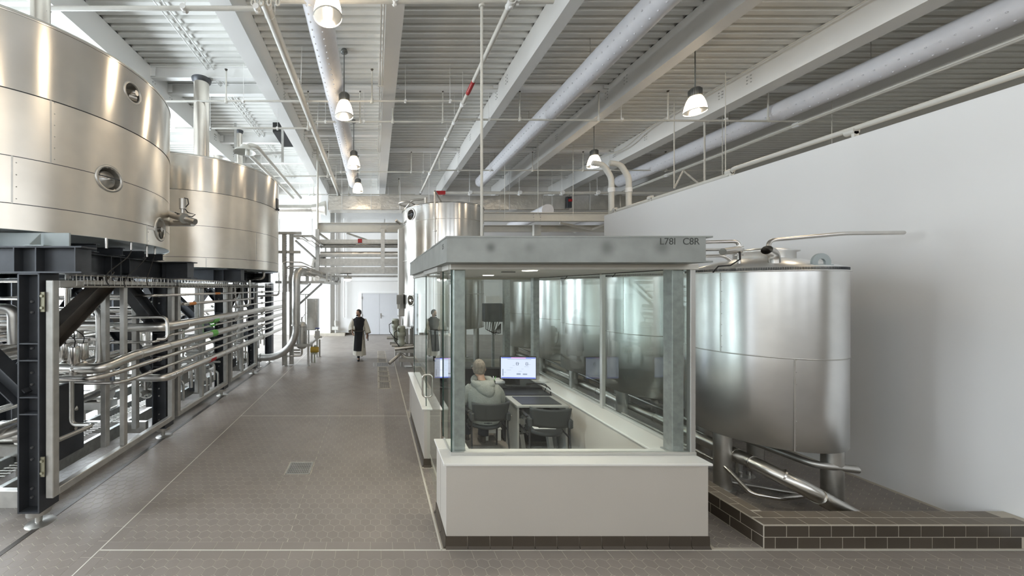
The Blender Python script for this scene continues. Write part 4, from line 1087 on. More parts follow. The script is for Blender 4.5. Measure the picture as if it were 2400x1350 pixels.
# platforms
def platform(y0, y1, label, xr=-3.03):
    t = thing('steel_platform', label, 'platform', (-4.7, (y0 + y1) / 2, 2.57), 'dark steel platforms carrying the raised tanks')
    for y in (y0, y1):
        MB().ibeam((-6.6, y, 2.705), (xr + .02, y, 2.705), .27, .2, .016, .012).build('cross_girder', M['dark'], t)
        s = MB()
        for x in (-3.62, -3.40, -5.85, -6.05): s.box(x - .006, x + .006, y - .098, y + .098, 2.586, 2.824)
        s.build('stiffener', M['dark'], t)
    for x in (-3.47, -6.0):
        MB().ibeam((x, y0 + .01, 2.705), (x, y1 - .01, 2.705), .262, .2, .015, .012).build('side_girder', M['dark'], t)
    s = MB()
    for k in (.42, .5, .58):
        y = y0 + (y1 - y0) * k; s.box(-3.464, -3.375, y - .005, y + .005, 2.59, 2.82)
    s.build('stiffener', M['dark'], t)
    for y in (y0, y1): MB().box(xr + .02, xr + .03, y - .1, y + .1, 2.57, 2.84).box(xr + .03, xr + .09, y - .1, y + .1, 2.825, 2.84).box(xr + .03, xr + .09, y - .1, y + .1, 2.57, 2.585).build('end_section', M['dark'], t)
    for k in range(1, 5):
        y = y0 + (y1 - y0) * k / 5; MB().ibeam((-6.45, y, 2.88), (-3.2, y, 2.88), .1, .08, .008, .007).build('joist', M['dark'], t)
    p = MB()
    for y in (y0 + .02,): p.box(-6.3, -3.14, y - .03, y - .01, 2.842, 2.985).box(-6.3, -3.14, y - .03, y + .1, 2.842, 2.85)
    for x in (-3.42, -3.95, -4.9): p.extr([(0, 0), (.12, 0), (.0, .13)], (x, y0 - .03, 2.85), (x + .01, y0 - .03, 2.85), (0, -1, 0), (0, 0, 1))
    p.box(-3.5, -3.3, y0 - .12, y0, 2.84, 2.85)
    p.build('base_plate', M['primer'], t)
    for a, b in (((-3.46, (y0 + y1) / 2 - .06, 2.56), (-3.46, y0 + .1, 1.86)), ((-3.46, (y0 + y1) / 2 + .1, 2.56), (-3.46, y1 - .1, 1.80)), ((-5.95, (y0 + y1) / 2 - .06, 2.56), (-5.95, y0 + .1, 1.6)), ((-5.95, (y0 + y1) / 2 + .1, 2.56), (-5.95, y1 - .1, 1.6)), ((-3.6, y0 + .02, 1.3), (-4.75, y0 + .02, 2.4)), ((-5.8, y0 + .02, 1.3), (-4.75, y0 + .02, 2.4)), ((-3.6, y1 + .02, 1.0), (-4.75, y1 + .02, 2.4)), ((-5.8, y1, 1.0), (-4.75, y1, 2.4))):
        d = Vector(b) - Vector(a)
        uu = d.cross(Vector((1, 0, 0)) if abs(d.x) < .01 else Vector((0, 1, 0))).normalized()
        MB().ibeam(a, b, .18, .17, .012, .01, u=tuple(uu)).build('brace', M['dark'] if abs(d.x) > .01 or a[0] < -5 else M['brown'] if d.y < 0 else M['dark'], t)
    return t
pl1 = platform(CY[0] - .02, CY[1] - .05, 'dark steel platform under the nearest raised tank')
pl2 = platform(CY[2], CY[3], 'dark steel platform under the second raised tank')
t = thing('sensor_set', 'row of small steel probes with cables hanging from the nearest raised tank', 'sensor', (-3.2, 4.4, 2.8))
for px, py0, py1, Y in ((249, 564, 582, 4.0), (307, 573, 586, 4.5), (344, 579, 602, 4.85), (363, 583, 596, 5.1)):
    MB().cyl(W(px, py0 - 6, Y), W(px, py1, Y), .014, 10).build('probe', M['ss'], t)
q = MB()
for pts in ([(308, 588, 4.45), (300, 603, 4.3), (275, 622, 4.1), (252, 640, 3.95), (247, 655, 3.9), (256, 670, 3.85)], [(342, 604, 4.8), (330, 620, 4.6), (300, 645, 4.4), (290, 660, 4.2), (293, 672, 4.1)], [(362, 598, 5.1), (352, 630, 5.0), (343, 655, 4.8), (346, 670, 4.7)]):
    q.sweep(fillet([W(*p) for p in pts], .1, 3), .007, 6)
q.build('cable', M['rubber'], t)

# galvanised frames with pipes clipped on
def gframe(y0, y1, mids, label, x=-3.3, clips=True):
    t = thing('pipe_support', label, 'frame', (x, (y0 + y1) / 2, .28), 'galvanised frames bolted to the columns')
    a = .038; zb, zt = .29, 2.5
    for y in (y0, y1): MB().box(x - a, x + a, y - a, y + a, zb, zt, .006).build('post', M['galvl'], t)
    for z in (zb + a, zt - a): MB().box(x - a, x + a, y0 + a, y1 - a, z - a, z + a, .006).build('rail', M['galvl'], t)
    for y in mids: MB().box(x - a * .8, x + a * .8, y - a * .9, y + a * .9, zb + 2 * a, zt - 2 * a, .005).build('mullion', M['galvl'], t)
    if clips:
        c = MB()
        for z in (.62, 2.28):
            c.box(x - .07, x - .03, y0 - .06, y0 - .05, z - .1, z + .1)
            for dz in (-.06, .06): c.cyl((x - .05, y0 - .06, z + dz), (x - .05, y0 - .075, z + dz), .014, 8)
        c.build('clip_plate', M['olive'], t)
    return t
gframe(3.62, 5.72, (4.64,), 'nearest galvanised pipe frame bolted to the first column')
gframe(5.9, 7.8, (6.72,), 'middle galvanised pipe frame between second and third column')
gframe(8.05, 9.75, (8.75,), 'far galvanised pipe frame at the thick curved pipe')
t = thing('rack_posts', 'row of galvanised uprights in the second plane behind the frames', 'frame', (-3.62, 7, .3))
for y in (4.75, 5.35, 6.3, 7.2, 8.7, 9.4): MB().box(-3.66, -3.59, y - .04, y + .04, .3, 2.48, .005).build('post', M['galvl'], t)
MB().box(-3.66, -3.59, 3.9, 11.4, 2.42, 2.49).build('rail', M['galvl'], t)
t = thing('cable_tray', 'long wire mesh cable tray on top of the galvanised frames', 'tray', (-3.26, 7.5, 2.5))
s = MB(); x0, x1 = -3.25, -3.13
for x, z in ((x1, 2.44), (x1, 2.50), (x0 + .02, 2.44), (x0 + .02, 2.56)): s.cyl((x, 3.8, z), (x, 10.8, z), .004, 4)
y = 3.85
while y < 10.8:
    s.sweep([(x1, y, 2.52), (x1, y, 2.44), (x0, y, 2.44), (x0, y, 2.57)], .004, 4); s.sweep([(-3.38, y + .05, 2.56), (-3.38, y + .05, 2.50), (-3.5, y + .05, 2.5), (-3.5, y + .05, 2.58)], .004, 4); y += .1
for x, z in ((-3.38, 2.56), (-3.5, 2.58)): s.cyl((x, 3.9, z), (x, 10.8, z), .004, 4)
s.build('wire_mesh', M['ssm'], t)
MB().sweep([(-3.2 + .01 * math.sin(i * 2), 3.9 + i * .3, 2.45) for i in range(23)], .01, 6).sweep([(-3.17 + .012 * math.sin(i * 1.3), 4.2 + i * .3, 2.452) for i in range(22)], .008, 6).build('cable', M['rubber'], t)

PXX = -3.18
G = 'pipes clipped along the galvanised frames'
def rackpipe(label, path, r, m, bands=(), sleeves=(), rad=.12):
    t = thing('process_pipe', label, 'pipe', tuple(Vector(path[0])), G)
    MB().sweep(fillet(path, rad, 8), r, 18).build('pipe', m, t)
    s = MB()
    z = path[0][2]
    for y in bands: s.cyl((PXX, y, z), (PXX, y + .02, z), r + .008, 18)
    for y in (8.0, 9.9): s.cyl((PXX, y, z), (PXX, y + .03, z), r + .016, 14); s.box(PXX - .1, PXX, y, y + .03, z - r - .01, z - r + .01)
    s.build('pipe_clamp', M['ssm'], t)
    for y, mm in sleeves: MB().cyl((PXX, y, z), (PXX, y + .22, z), r + .0025, 18).build('flow_marker', M[mm], t)
    return t
rackpipe('thin stainless pipe, topmost of the bundle along the frames', [(PXX, 12.4, 2.31), (PXX, 5.1, 2.31), (-4.0, 5.1, 2.31)], .02, M['ss'], sleeves=[(7.0, 'orange')], rad=.06)
rackpipe('thin stainless pipe with orange marker, second from top of the bundle', [(PXX, 9.2, 2.15), (PXX, 5.95, 2.15), (-4.1, 5.95, 2.17)], .026, M['ss'], sleeves=[(6.02, 'orange')], rad=.05)
rackpipe('thickest jacketed pipe of the bundle with green marker', [(PXX, 12.4, 1.80), (PXX, 5.35, 1.83), (-4.5, 5.35, 1.83)], .07, M['clad'], (5.9, 7.3), [(6.85, 'greenp')], .14)
rackpipe('thin pipe with green marker just below the thickest pipe', [(PXX, 12.4, 1.69), (PXX, 5.5, 1.69), (PXX - .1, 5.25, 1.62), (-4.0, 5.2, 1.62)], .02, M['ss'], (5.8,), [(6.8, 'greenp')], .05)
rackpipe('second thickest jacketed pipe bending down at its near end', [(PXX, 12.4, 1.53), (PXX, 4.62, 1.53), (-3.31, 4.29, 1.445), (-3.5, 4.27, 1.45), (-4.0, 4.27, 1.45)], .062, M['clad'], (4.75, 5.4, 6.0, 8.6), [(6.82, 'greenp')], .12)
rackpipe('thin stainless pipe below the second thickest, reaching nearest the camera', [(PXX, 12.4, 1.38), (PXX, 4.2, 1.38), (-3.27, 4.06, 1.38), (-3.95, 4.06, 1.38)], .03, M['ss'], (5.2, 6.3), rad=.08)
rackpipe('thin stainless pipe second from bottom of the bundle', [(PXX, 12.4, 1.23), (PXX, 4.58, 1.23), (-3.25, 4.45, 1.23), (-4.1, 4.42, 1.23)], .022, M['ss'], (5.0, 6.0), rad=.08)
rackpipe('bottom jacketed pipe of the bundle with red marker', [(PXX, 12.4, 1.05), (PXX, 5.36, 1.06), (-3.9, 5.36, 1.06)], .057, M['clad'], (5.55, 5.75, 7.4), [(6.75, 'redp')], .1)
rackpipe('thin pipe drooping under the bundle between the columns', [(PXX, 12.3, 2.0), (PXX, 8.1, 2.0), (PXX, 8.0, 2.45)], .018, M['ss'], rad=.05)
U = lambda pts, Y: [W(a, b, Y if len(pts) else Y) for a, b in pts]
spipe('hook_pipe', 'thin stainless pipe ending in a hook before the second column', [W(186, 743, 5.2), W(392, 743, 5.2), W(392, 795, 5.15), W(368, 795, 5.1)], .024, M['ss'], .1)
spipe('loop_pipe', 'stainless pipe arching over inside the nearest frame', [W(188, 790, 4.9), W(190, 722, 4.8), W(232, 722, 4.75), W(232, 858, 4.7), W(190, 862, 4.5)], .038, M['ssm'], .14)
spipe('loop_pipe', 'thin stainless pipe bending to the floor inside the nearest frame', [W(168, 885, 4.2), W(168, 996, 4.2), W(220, 996, 4.2), W(135, 1032, 3.75)], .024, M['ssm'], .08)
spipe('process_pipe', 'grey thick pipe crossing behind the lower end of the nearest frame', [W(186, 930, 5.6), W(250, 930, 5.6), W(250, 820, 5.6)], .04, M['ssm'], .08)
t = spipe('drop_pipe', 'thin stainless drop pipe below the second raised tank, nearer one', [(PXX - .02, 9.0, 2.62), (PXX - .02, 9.0, 1.98), (PXX - .4, 9.0, 1.93)], .035, M['ss'], .1)
t = spipe('drop_pipe', 'thin stainless drop pipe below the second raised tank, farther one', [(-3.0, 11.0, 2.9), (-3.0, 11.0, 2.2), (-4.0, 10.9, 2.15)], .03, M['ss'], .1)
t = spipe('drop_pipe', 'bent stainless outlet pipe under the second raised tank rim', [W(618, 636, 9.6), W(618, 652, 9.6), W(575, 655, 9.6)], .04, M['ss'], .12)
# valve cluster inside the nearest frame
def actuator(px, y0, y1, Y, r, label):
    p, q = W(px, y0, Y), W(px, y1, Y)
    t = thing('valve_actuator', label, 'valve', tuple(q), 'stainless actuator cylinders in the nearest frame')
    MB().lathe([(0, p.z), (r * .93, p.z), (r, p.z - .008), (r, q.z + .008), (r * .93, q.z), (r * .5, q.z), (r * .5, q.z - .04), (r * .8, q.z - .045), (r * .8, q.z - .12), (0, q.z - .12)], (p.x, Y, 0), 28).build('cylinder', M['ss'], t)
    MB().cyl((p.x - .1, Y, q.z - .16), (p.x + .12, Y, q.z - .16), .04, 14).cyl((p.x, Y, q.z - .16), (p.x, Y, q.z - .1), .05, 14).build('valve_body', M['ssm'], t)
    MB().sweep(fillet([(p.x, Y, p.z), (p.x + .02, Y, p.z + .08), (p.x - .12, Y, p.z + .18), (p.x - .15, Y + .05, p.z + .02)], .05, 3), .006, 6).build('cable', M['rubber'], t)
actuator(174, 812, 852, 4.25, .058, 'front stainless actuator cylinder inside the nearest frame')
actuator(195, 803, 840, 4.45, .055, 'middle stainless actuator cylinder just behind the front one')
actuator(152, 804, 840, 4.5, .055, 'left stainless actuator cylinder close to the first frame post')
actuator(323, 778, 862, 6.0, .07, 'tall stainless cylinder beside the second column')
MB().box(-3.86, -3.78, 4.15, 4.6, .35, 1.25, .01).build('equipment_panel', M['dark'], label='flat grey equipment panel behind the first frame post', cat='panel')
t = thing('strainer_cover', 'round white spoked cover beside the second column', 'cover', tuple(W(343, 915, 5.9)))
c = W(343, 912, 5.9)
s = MB().sweep([c + Vector((.14 * math.cos(a), 0, .15 * math.sin(a))) for a in np.linspace(0, 2 * PI, 25)[:-1]], .012, 8, closed=True).cyl(c + Vector((0, -.01, 0)), c + Vector((0, .02, 0)), .03, 14)
for k in range(12):
    a = k * PI / 6; s.bar(c + Vector((.03 * math.cos(a), 0, .03 * math.sin(a))), c + Vector((.14 * math.cos(a + .25), 0, .15 * math.sin(a + .25))), .008, .008, u=(0, 1, 0))
s.build('spoke_ring', M['ivory'], t); MB().cyl(c + Vector((0, .03, 0)), c + Vector((0, .12, 0)), .13, 24).build('housing', M['grayl'], t)
# valve manifolds further back
GM = 'valve sets behind the galvanised frames'
for i, (y, z, lb) in enumerate(((6.1, .95, 'valve set with pipes behind the frame, beside the second column'), (6.9, 1.1, 'valve set behind the middle frame, below the green markers'), (7.5, .8, 'low valve set behind the middle frame, before the third column'), (8.6, 1.15, 'valve set behind the far frame, nearer one'), (9.3, .9, 'valve set behind the far frame, farther one'), (10.7, 1.2, 'valve set behind the curved thick pipe'))):
    t = thing('valve_set', lb, 'valve', (-3.8, y, z), GM)
    a = MB(); b = MB()
    for k in range(4):
        yy = y - .25 + k * .17; r = .035 + .01 * (k % 2); zz_ = z + .1 * (k % 3)
        a.cyl((-3.8, yy, zz_ + .1), (-3.8, yy, zz_ + .34), r, 16); b.cyl((-3.8, yy, zz_ - .25), (-3.8, yy, zz_ + .1), .022, 10); b.cyl((-3.75, yy, zz_), (-3.4, yy, zz_), .025, 10)
        b.sweep(fillet([(-3.75, yy, zz_ - .2), (-3.45, yy, zz_ - .2), (-3.45, yy, zz_ - .55)], .08, 5), .022, 10)
        b.ball((-3.8, yy, zz_), .05, 10, 8)
    b.cyl((-3.8, y - .4, z - .25), (-3.8, y + .45, z - .25), .04, 12)
    a.build('actuator', M['ss'], t); b.build('manifold', M['ssm'], t)
    MB().box(-3.9, -3.7, y - .1, y + .12, z - .55, z - .33, .01).build('motor', M['grayl'] if i % 2 else M['black'], t)
# dense background pipework under the raised tanks
def where(y, z, r):
    a = 'thin' if r < .03 else 'medium' if r < .05 else 'thick'
    b = 'low' if z < .9 else 'waist-high' if z < 1.6 else 'high'
    c = 'behind the nearest frame' if y < 5.8 else 'behind the middle frame' if y < 8 else 'behind the far frame'
    return a, b, c
rnd = random.Random(11)
GD = 'pipes deep behind the galvanised frames'
for k in range(12):
    x = -4.0 - .16 * k; z = .5 + rnd.random() * 1.9; r = rnd.choice((.025, .035, .05, .06)); y1 = 5.5 + rnd.random() * 6
    t = thing('background_pipe', '%s %s stainless pipe deep in the pipework, running away, %s row from the aisle' % (where(5, z, r)[1], where(5, z, r)[0], ['first', 'second', 'third', 'fourth', 'fifth', 'sixth', 'seventh', 'eighth', 'ninth', 'tenth', 'eleventh', 'twelfth'][k]), 'pipe', (x, 7, z), GD)
    MB().sweep(fillet([(x, 3.0 + rnd.random(), z), (x, y1, z), (x, y1, z + rnd.choice((-.5, .45))), (x - .8, y1 + .1, z + .2)], .12, 5), r, 12).build('pipe', M['ss' if k % 2 else 'ssm'], t)
for k in range(12):
    z = 2.5 - k * .16; y = 3.95 + rnd.random() * 6.5; r = rnd.choice((.022, .03, .045, .06)); xx0 = -3.75 - rnd.random() * .5
    t = thing('background_pipe', '%s %s stainless crosswise pipe deep %s' % (where(y, z, r)[1], where(y, z, r)[0], where(y, z, r)[2]), 'pipe', (-5, y, z), GD)
    MB().sweep(fillet([(xx0, y, z - .4 * (k % 3 - 1)), (xx0, y, z), (-7.6, y, z), (-7.6, y, z - 1)], .1, 5), r, 12).build('pipe', M['ss' if k % 2 else 'ssm'], t)
for k in range(16):
    x = -3.95 - rnd.random() * 3; y = 3.9 + rnd.random() * 8; r = rnd.choice((.02, .03, .04))
    t = thing('background_pipe', '%s upright pipe deep %s, %s' % (where(y, 1, r)[0], where(y, 1, r)[2], 'close to the aisle' if x > -5 else 'near the rear columns' if x > -6 else 'beyond the rear columns'), 'pipe', (x, y, .2), GD)
    MB().cyl((x, y, .02), (x, y, 2.7), r, 10).build('pipe', M['ssm'], t); MB().cyl((x, y, 0), (x, y, .02), r * 2, 12).build('foot', M['ssm'], t)
for k in range(5):
    y = 4.6 + 1.7 * k; x = -5.0 - .3 * (k % 2)
    t = thing('pump_unit', ['first', 'second', 'third', 'fourth', 'fifth'][k] + ' stainless pump unit from the front under the raised tanks', 'pump', (x, y, 0), 'pump units under the raised tanks')
    MB().cyl((x, y, .55), (x + .45, y, .55), .13, 20).cyl((x + .45, y, .55), (x + .55, y, .55), .17, 20).build('motor', M['ss'], t)
    MB().box(x - .05, x + .6, y - .15, y + .15, .3, .42).box(x, x + .05, y - .12, y + .12, 0, .3).box(x + .45, x + .5, y - .12, y + .12, 0, .3).build('base', M['ssm'], t)
# left edge: pipes seen beside the first column
for i, (py, r, Y, lb) in enumerate(((658, .03, 5.0, 'topmost pipe left of the first column'), (700, .022, 5.2, 'thin pipe left of the first column, second from top'), (727, .05, 5.6, 'thin pipe left of the first column, third from top'), (741, .03, 4.6, 'thin pipe just above the thick one left of the first column'), (763, .065, 4.8, 'thick pipe left of the first column'), (796, .022, 4.6, 'thin pipe below the thick one left of the first column'), (1003, .025, 4.4, 'green-taped pipe low left of the first column'))):
    p = W(0, py, Y)
    t = thing('side_pipe', lb, 'pipe', (-4.5, Y, p.z), 'horizontal pipes left of the first column')
    MB().cyl((-6.4, Y, p.z), (-3.72, Y, p.z), r, 16).build('pipe', M['ss'], t)
    if i == 6: MB().cyl((-4.9, Y, p.z), (-4.35, Y, p.z), r + .003, 16).build('flow_marker', M['greenp'], t)
t = spipe('side_pipe', 'bent pipe near the floor left of the first column', [(-5.4, 3.9, .62), (-4.1, 3.9, .78), (-3.8, 4.5, .9)], .04, M['ssm'], .2)
# steel floor skid
t = thing('floor_skid', 'low grey steel skid frame on the floor under the raised tanks', 'skid', (-4.6, 7, 0))
for x in (-3.98, -4.6, -5.3): MB().box(x - .035, x + .035, 3.75, 11.5, .13, .31, .005).build('long_rail', M['galv'], t)
for y in (3.72, 5.62, 7.7, 9.8, 11.4): MB().box(-5.95, -3.62, y - .04, y + .03, .13, .31, .005).build('cross_rail', M['galvl'], t)
s = MB()
for y in (4.2, 6.8, 9.2, 11.2):
    for x in (-3.98, -5.3): s.cyl((x, y, 0), (x, y, .13), .03, 10).cyl((x, y, 0), (x, y, .012), .07, 16)
s.build('foot', M['ssm'], t)
s = MB()
for x in (-4.12, -4.2, -4.28): s.cyl((x, 3.8, .33), (x, 11, .33), .006, 4)
y = 3.8
while y < 11: s.bar((-4.1, y, .335), (-4.3, y, .335), .006, .012); y += .06
s.build('mesh_tray', M['ssm'], t)

# ---- thick curved pipe, vessel and bracket rack
t = thing('loop_pipe', 'thick pipe curving up from the floor beside the aisle and away overhead', 'pipe', (-2.42, 10.8, .3))
BY = 10.8
curve = [Vector((-2.42 - .92 * (1 - math.cos(a)), BY, 1.2 - .9 * math.sin(a))) for a in np.linspace(0, PI / 2, 14)]
MB().sweep([(-2.42, BY, 1.3)] + curve + [(-4.9, BY, .3)], .105, 24).build('curved_pipe', M['ssm'], t)
MB().sweep(fillet([(-2.42, BY, 1.28), (-2.42, BY, 2.97), (-1.62, 15.2, 2.80)], .42, 12), .125, 24).build('upright_pipe', M['ssm'], t)
s = MB().cyl((-2.42, BY, 1.27), (-2.42, BY, 1.32), .15, 24)
for x in (-3.5, -3.75, -4.15): s.cyl((x, BY, .3), (x - .02, BY, .3), .125, 22)
for y in (11.7, 12.8, 13.9, 14.9):
    f_ = (y - BY) / 4.4; x_, z_ = -2.42 + .8 * f_, 2.97 - .17 * f_; s.cyl((x_, y, z_), (x_ + .005, y + .03, z_), .15, 22).box(x_ - .05, x_ + .05, y, y + .06, 2.62, z_ - .1)
s.build('clamp', M['ssm'], t)
MB().cyl((-3.55, BY, 0), (-3.55, BY, .22), .02, 8).cyl((-3.55, BY, 0), (-3.55, BY, .015), .08, 14).box(-3.62, -3.48, BY - .05, BY + .05, .17, .2).build('foot', M['ssm'], t)
t = thing('strainer_vessel', 'domed stainless vessel on a leg frame beside the aisle', 'vessel', (-2.22, 11.25, 0))
vx, vy = -2.34, 11.25
MB().lathe([(0, 1.36), (.07, 1.345), (.13, 1.3), (.165, 1.23), (.168, 1.2), (.168, .62), (.16, .55), (.1, .5), (0, .49)], (vx, vy, 0), 36).build('body', M['ssm'], t)
MB().cyl((vx, vy, 1.19), (vx, vy, 1.215), .185, 32).cyl((vx + .1, vy - .14, 1.05), (vx + .12, vy - .17, 1.05), .02, 10).build('ring', M['ss'], t)
s = MB().box(-2.82, -2.07, 10.98, 11.04, .6, .68).box(-2.1, -2.04, 11.0, 12.6, .6, .68).box(-2.8, -2.74, 11.0, 12.6, .6, .68)
s.build('frame', M['galvl'], t)
for x, y in ((-2.78, 11.02), (-2.09, 11.02), (-2.07, 11.5), (-1.98, 12.55)):
    MB().box(x - .03, x + .03, y - .03, y + .03, .02, .6).cyl((x, y, 0), (x, y, .02), .05, 12).build('leg', M['galvl'], t)
MB().sweep(fillet([(vx, vy, .5), (vx, vy, .28), (-2.9, 11.1, .28)], .08), .035, 12).cyl((vx - .3, vy, .45), (vx - .05, vy, .45), .03, 10).cyl((vx - .3, vy, .36), (vx - .05, vy, .36), .03, 10).build('pipe', M['ss'], t)
MB().cyl((vx, vy, 1.34), (vx, vy, 1.5), .02, 10).cyl((vx - .03, vy, 1.4), (vx + .12, vy, 1.62), .01, 8).ball((vx + .12, vy, 1.63), .02, 8, 6).build('lever', M['ss'], t)
t = thing('pump', 'small yellowish pump motor on the end of the vessel frame', 'pump', (-1.95, 11.6, .25))
MB().cyl((-2.1, 11.5, .42), (-1.88, 11.5, .42), .1, 20).cyl((-1.88, 11.5, .42), (-1.84, 11.5, .42), .085, 20).build('motor', M['yellow'], t)
MB().cyl((-1.95, 11.5, .5), (-1.95, 11.5, .56), .05, 12).box(-2.06, -1.9, 11.42, 11.58, .28, .33).cyl((-1.98, 11.5, 0), (-1.98, 11.5, .28), .03, 8).build('base', M['motor'], t)
t = thing('valve_block', 'small valve block with a blue handle beside the vessel', 'valve', (-1.95, 11.9, .9))
MB().box(-2.02, -1.88, 11.8, 12.0, .72, .98).cyl((-1.95, 11.9, .98), (-1.95, 11.9, 1.05), .04, 10).cyl((-2.05, 11.9, .78), (-1.8, 11.9, .78), .035, 10).build('body', M['ssm'], t)
MB().box(-2.03, -1.87, 11.87, 11.93, 1.05, 1.08, .01).build('handle', mat('blue_plastic', sr(40, 60, 150), .4), t)
t = thing('control_cabinet', 'tall stainless control cabinet behind the vessel', 'cabinet', (-2.1, 12.4, 0))
MB().box(-2.40, -2.0, 12.3, 12.6, .95, 2.05, .01).build('body', M['ssm'], t)
MB().box(-2.38, -2.06, 12.28, 12.3, .98, 2.02, .006).cyl((-2.09, 12.27, 1.5), (-2.09, 12.27, 1.6), .01, 8).build('door', M['ss'], t)
for x in (-2.35, -2.05): MB().box(x - .025, x + .025, 12.42, 12.48, 0, .95).build('leg', M['galvl'], t)
MB().sweep(fillet([(-2.7, 12.2, 2.2), (-2.25, 12.2, 2.2)], .1), .015, 8).sweep([(-2.42, 12.2, 2.2), (-2.42, 12.2, 1.2)], .02, 8).build('handrail', M['ssm'], label='thin grey handrail beside the control cabinet', cat='rail')
t = thing('bracket_rack', 'galvanised bracket rack with cantilever arms beside the second raised tank', 'rack', (-2.7, 11.1, 0))
for x, y in ((-2.83, 11.0), (-2.64, 11.15)):
    MB().ibeam((x, y, .02), (x, y, 4.12), .12, .1, .012, .01, u=(1, 0, 0), v=(0, 1, 0)).build('post', M['galvl'], t)
s = MB()
for k in range(26): s.cyl((-2.765, 11.0, 2.7 + k * .055), (-2.77, 10.95, 2.7 + k * .055), .012, 6)
s.build('slot_row', M['dark'], t, kind='stuff')
for z, x1_, w_ in ((2.6, -1.6, .08), (4.12, -2.3, .08)):
    MB().box(-3.1, x1_, 10.95, 11.03, z - w_ / 2, z + w_ / 2).build('arm', M['galvl'], t)
MB().box(-1.68, -1.6, 11.0, 15.4, 2.56, 2.64).box(-3.0, -2.92, 11.0, 15.4, 2.56, 2.64).build('side_rail', M['galvl'], t)
MB().bar((-1.66, 10.99, 2.56), (-2.55, 10.99, 1.75), .06, .06, u=(0, 1, 0)).bar((-2.05, 11.2, 2.56), (-2.55, 11.2, 2.1), .05, .05, u=(0, 1, 0)).build('brace', M['galv'], t)
s = MB().box(-2.55, -1.95, 11.0, 11.06, 4.0, 4.07).box(-2.01, -1.95, 11.06, 13.95, 4.0, 4.07).box(-2.55, -2.49, 11.06, 13.95, 4.0, 4.07).box(-2.55, -1.95, 13.95, 14.0, 4.0, 4.07)
s.box(-2.28, -2.25, 11, 14, 4.0, 4.03); s.build('ladder_frame', M['galvl'], t)
MB().box(-2.5, -2.3, 11.2, 13.8, 3.96, 3.99).box(-2.22, -2.05, 11.4, 13.6, 3.92, 3.95).build('tray', M['ss'], t)
MB().box(-2.0, -1.95, 14.0, 14.05, 2.9, 4.0).bar((-2.5, 11.1, 3.9), (-2.2, 13.0, 3.5), .05, .05).build('hanger', M['galvl'], t)
MB().box(-4.2, -2.35, 11.0, 11.12, 3.5, 3.58).build('beam_arm', M['ivory'], t)
for i, (x, z, lb) in enumerate(((-2.86, 3.22, 'outermost thin looping pipe over the bracket rack'), (-2.76, 3.1, 'second thin looping pipe over the bracket rack'), (-2.93, 3.04, 'third thin looping pipe over the bracket rack'), (-2.66, 2.93, 'fourth thin looping pipe over the bracket rack'), (-2.78, 2.84, 'lowest thicker looping pipe over the bracket rack'))):
    spipe('looping_pipe', lb, [(x, 10.9 + .12 * i, 2.3), (x, 10.9 + .12 * i, z), (x + .55, 11.0 + .1 * i, z), (-2.25 + .12 * i, 14, z - .08), (-2.25 + .12 * i, 16.5, z - .1)], .022 if i < 4 else .04, M['ss'], .1, group='thin pipes looping over the bracket rack')
t = thing('silver_hose', 'crumpled silver jacket pipe lying on the bracket rack', 'duct', (-1.85, 13, 2.65))
MB().sweep([(-1.95, 11.8, 2.74), (-1.9, 16.5, 2.76)], .09, 18).build('pipe_jacket', M['foil'], t)
s = MB()
for k in range(5): s.box(-1.62 + .0, -1.58, 11.6 + k * 1.1, 11.7 + k * 1.1, 2.64, 2.95)
s.build('bracket', M['galvl'], t)
# ================================================================== GLASS BOOTH
bt = thing('control_booth', 'glass-walled control booth with white low walls and a grey steel roof', 'booth', (1.9, 5, 0))
BX0, BX1, BY0, BY1, WT = .634, 3.12, 3.29, 6.72, .787
def lowwall(x0, x1, y0, y1, cap, name='low_wall', sk=()):
    w_ = MB().box(x0, x1, y0, y1, .108, WT - .022).build(name, M['booth'], bt)
    MB().box(*cap, WT - .022, WT, .004).build('wall_cap', M['cap'], w_)
    s = MB().box(x0 - .004, x1 + .004, y0 - .004, y1 + .004, 0, .1).build('plinth', M['grout'], w_)
    L = .208; G_ = .003
    if 'f' in sk:
        x = x0 - .012
        while x < x1 + .01:
            e = min(x + L, x1 + .012); MB().extr([(0, 0), (-.03, 0), (-.012, .022), (-.008, .108), (0, .108)], (x + G_, y0, 0), (e - G_, y0, 0), (0, 1, 0), (0, 0, 1)).build('base_tile', M['ctile'], w_); x = e
    if 'l' in sk:
        y = y0 - .012
        while y < y1 + .01:
            e = min(y + L, y1 + .012); MB().extr([(0, 0), (-.03, 0), (-.012, .022), (-.008, .108), (0, .108)], (x0, y + G_, 0), (x0, e - G_, 0), (1, 0, 0), (0, 0, 1)).build('base_tile', M['ctile'], w_); y = e
    if 'r' in sk:
        y = y0 - .012
        while y < y1:
            e = min(y + L, y1); MB().extr([(0, 0), (.03, 0), (.012, .022), (.008, .108), (0, .108)], (x1, y + G_, 0), (x1, e - G_, 0), (1, 0, 0), (0, 0, 1)).build('base_tile', M['ctile'], w_); y = e
lowwall(.66, 3.10, 3.30, 3.59, (BX0, 3.135, BY0 - .005, 3.6), sk='fl')
lowwall(.66, .93, 3.60, 3.82, (BX0, .95, 3.601, 3.84), sk='l')
lowwall(.66, .89, 4.80, 6.58, (.629, .906, 4.79, 6.6), sk='fl')
lowwall(2.81, 3.10, 3.60, 6.6, (2.79, 3.135, 3.601, 6.6), sk='r')
lowwall(.66, 3.10, 6.62, 6.86, (.629, 3.135, 6.601, 6.88))
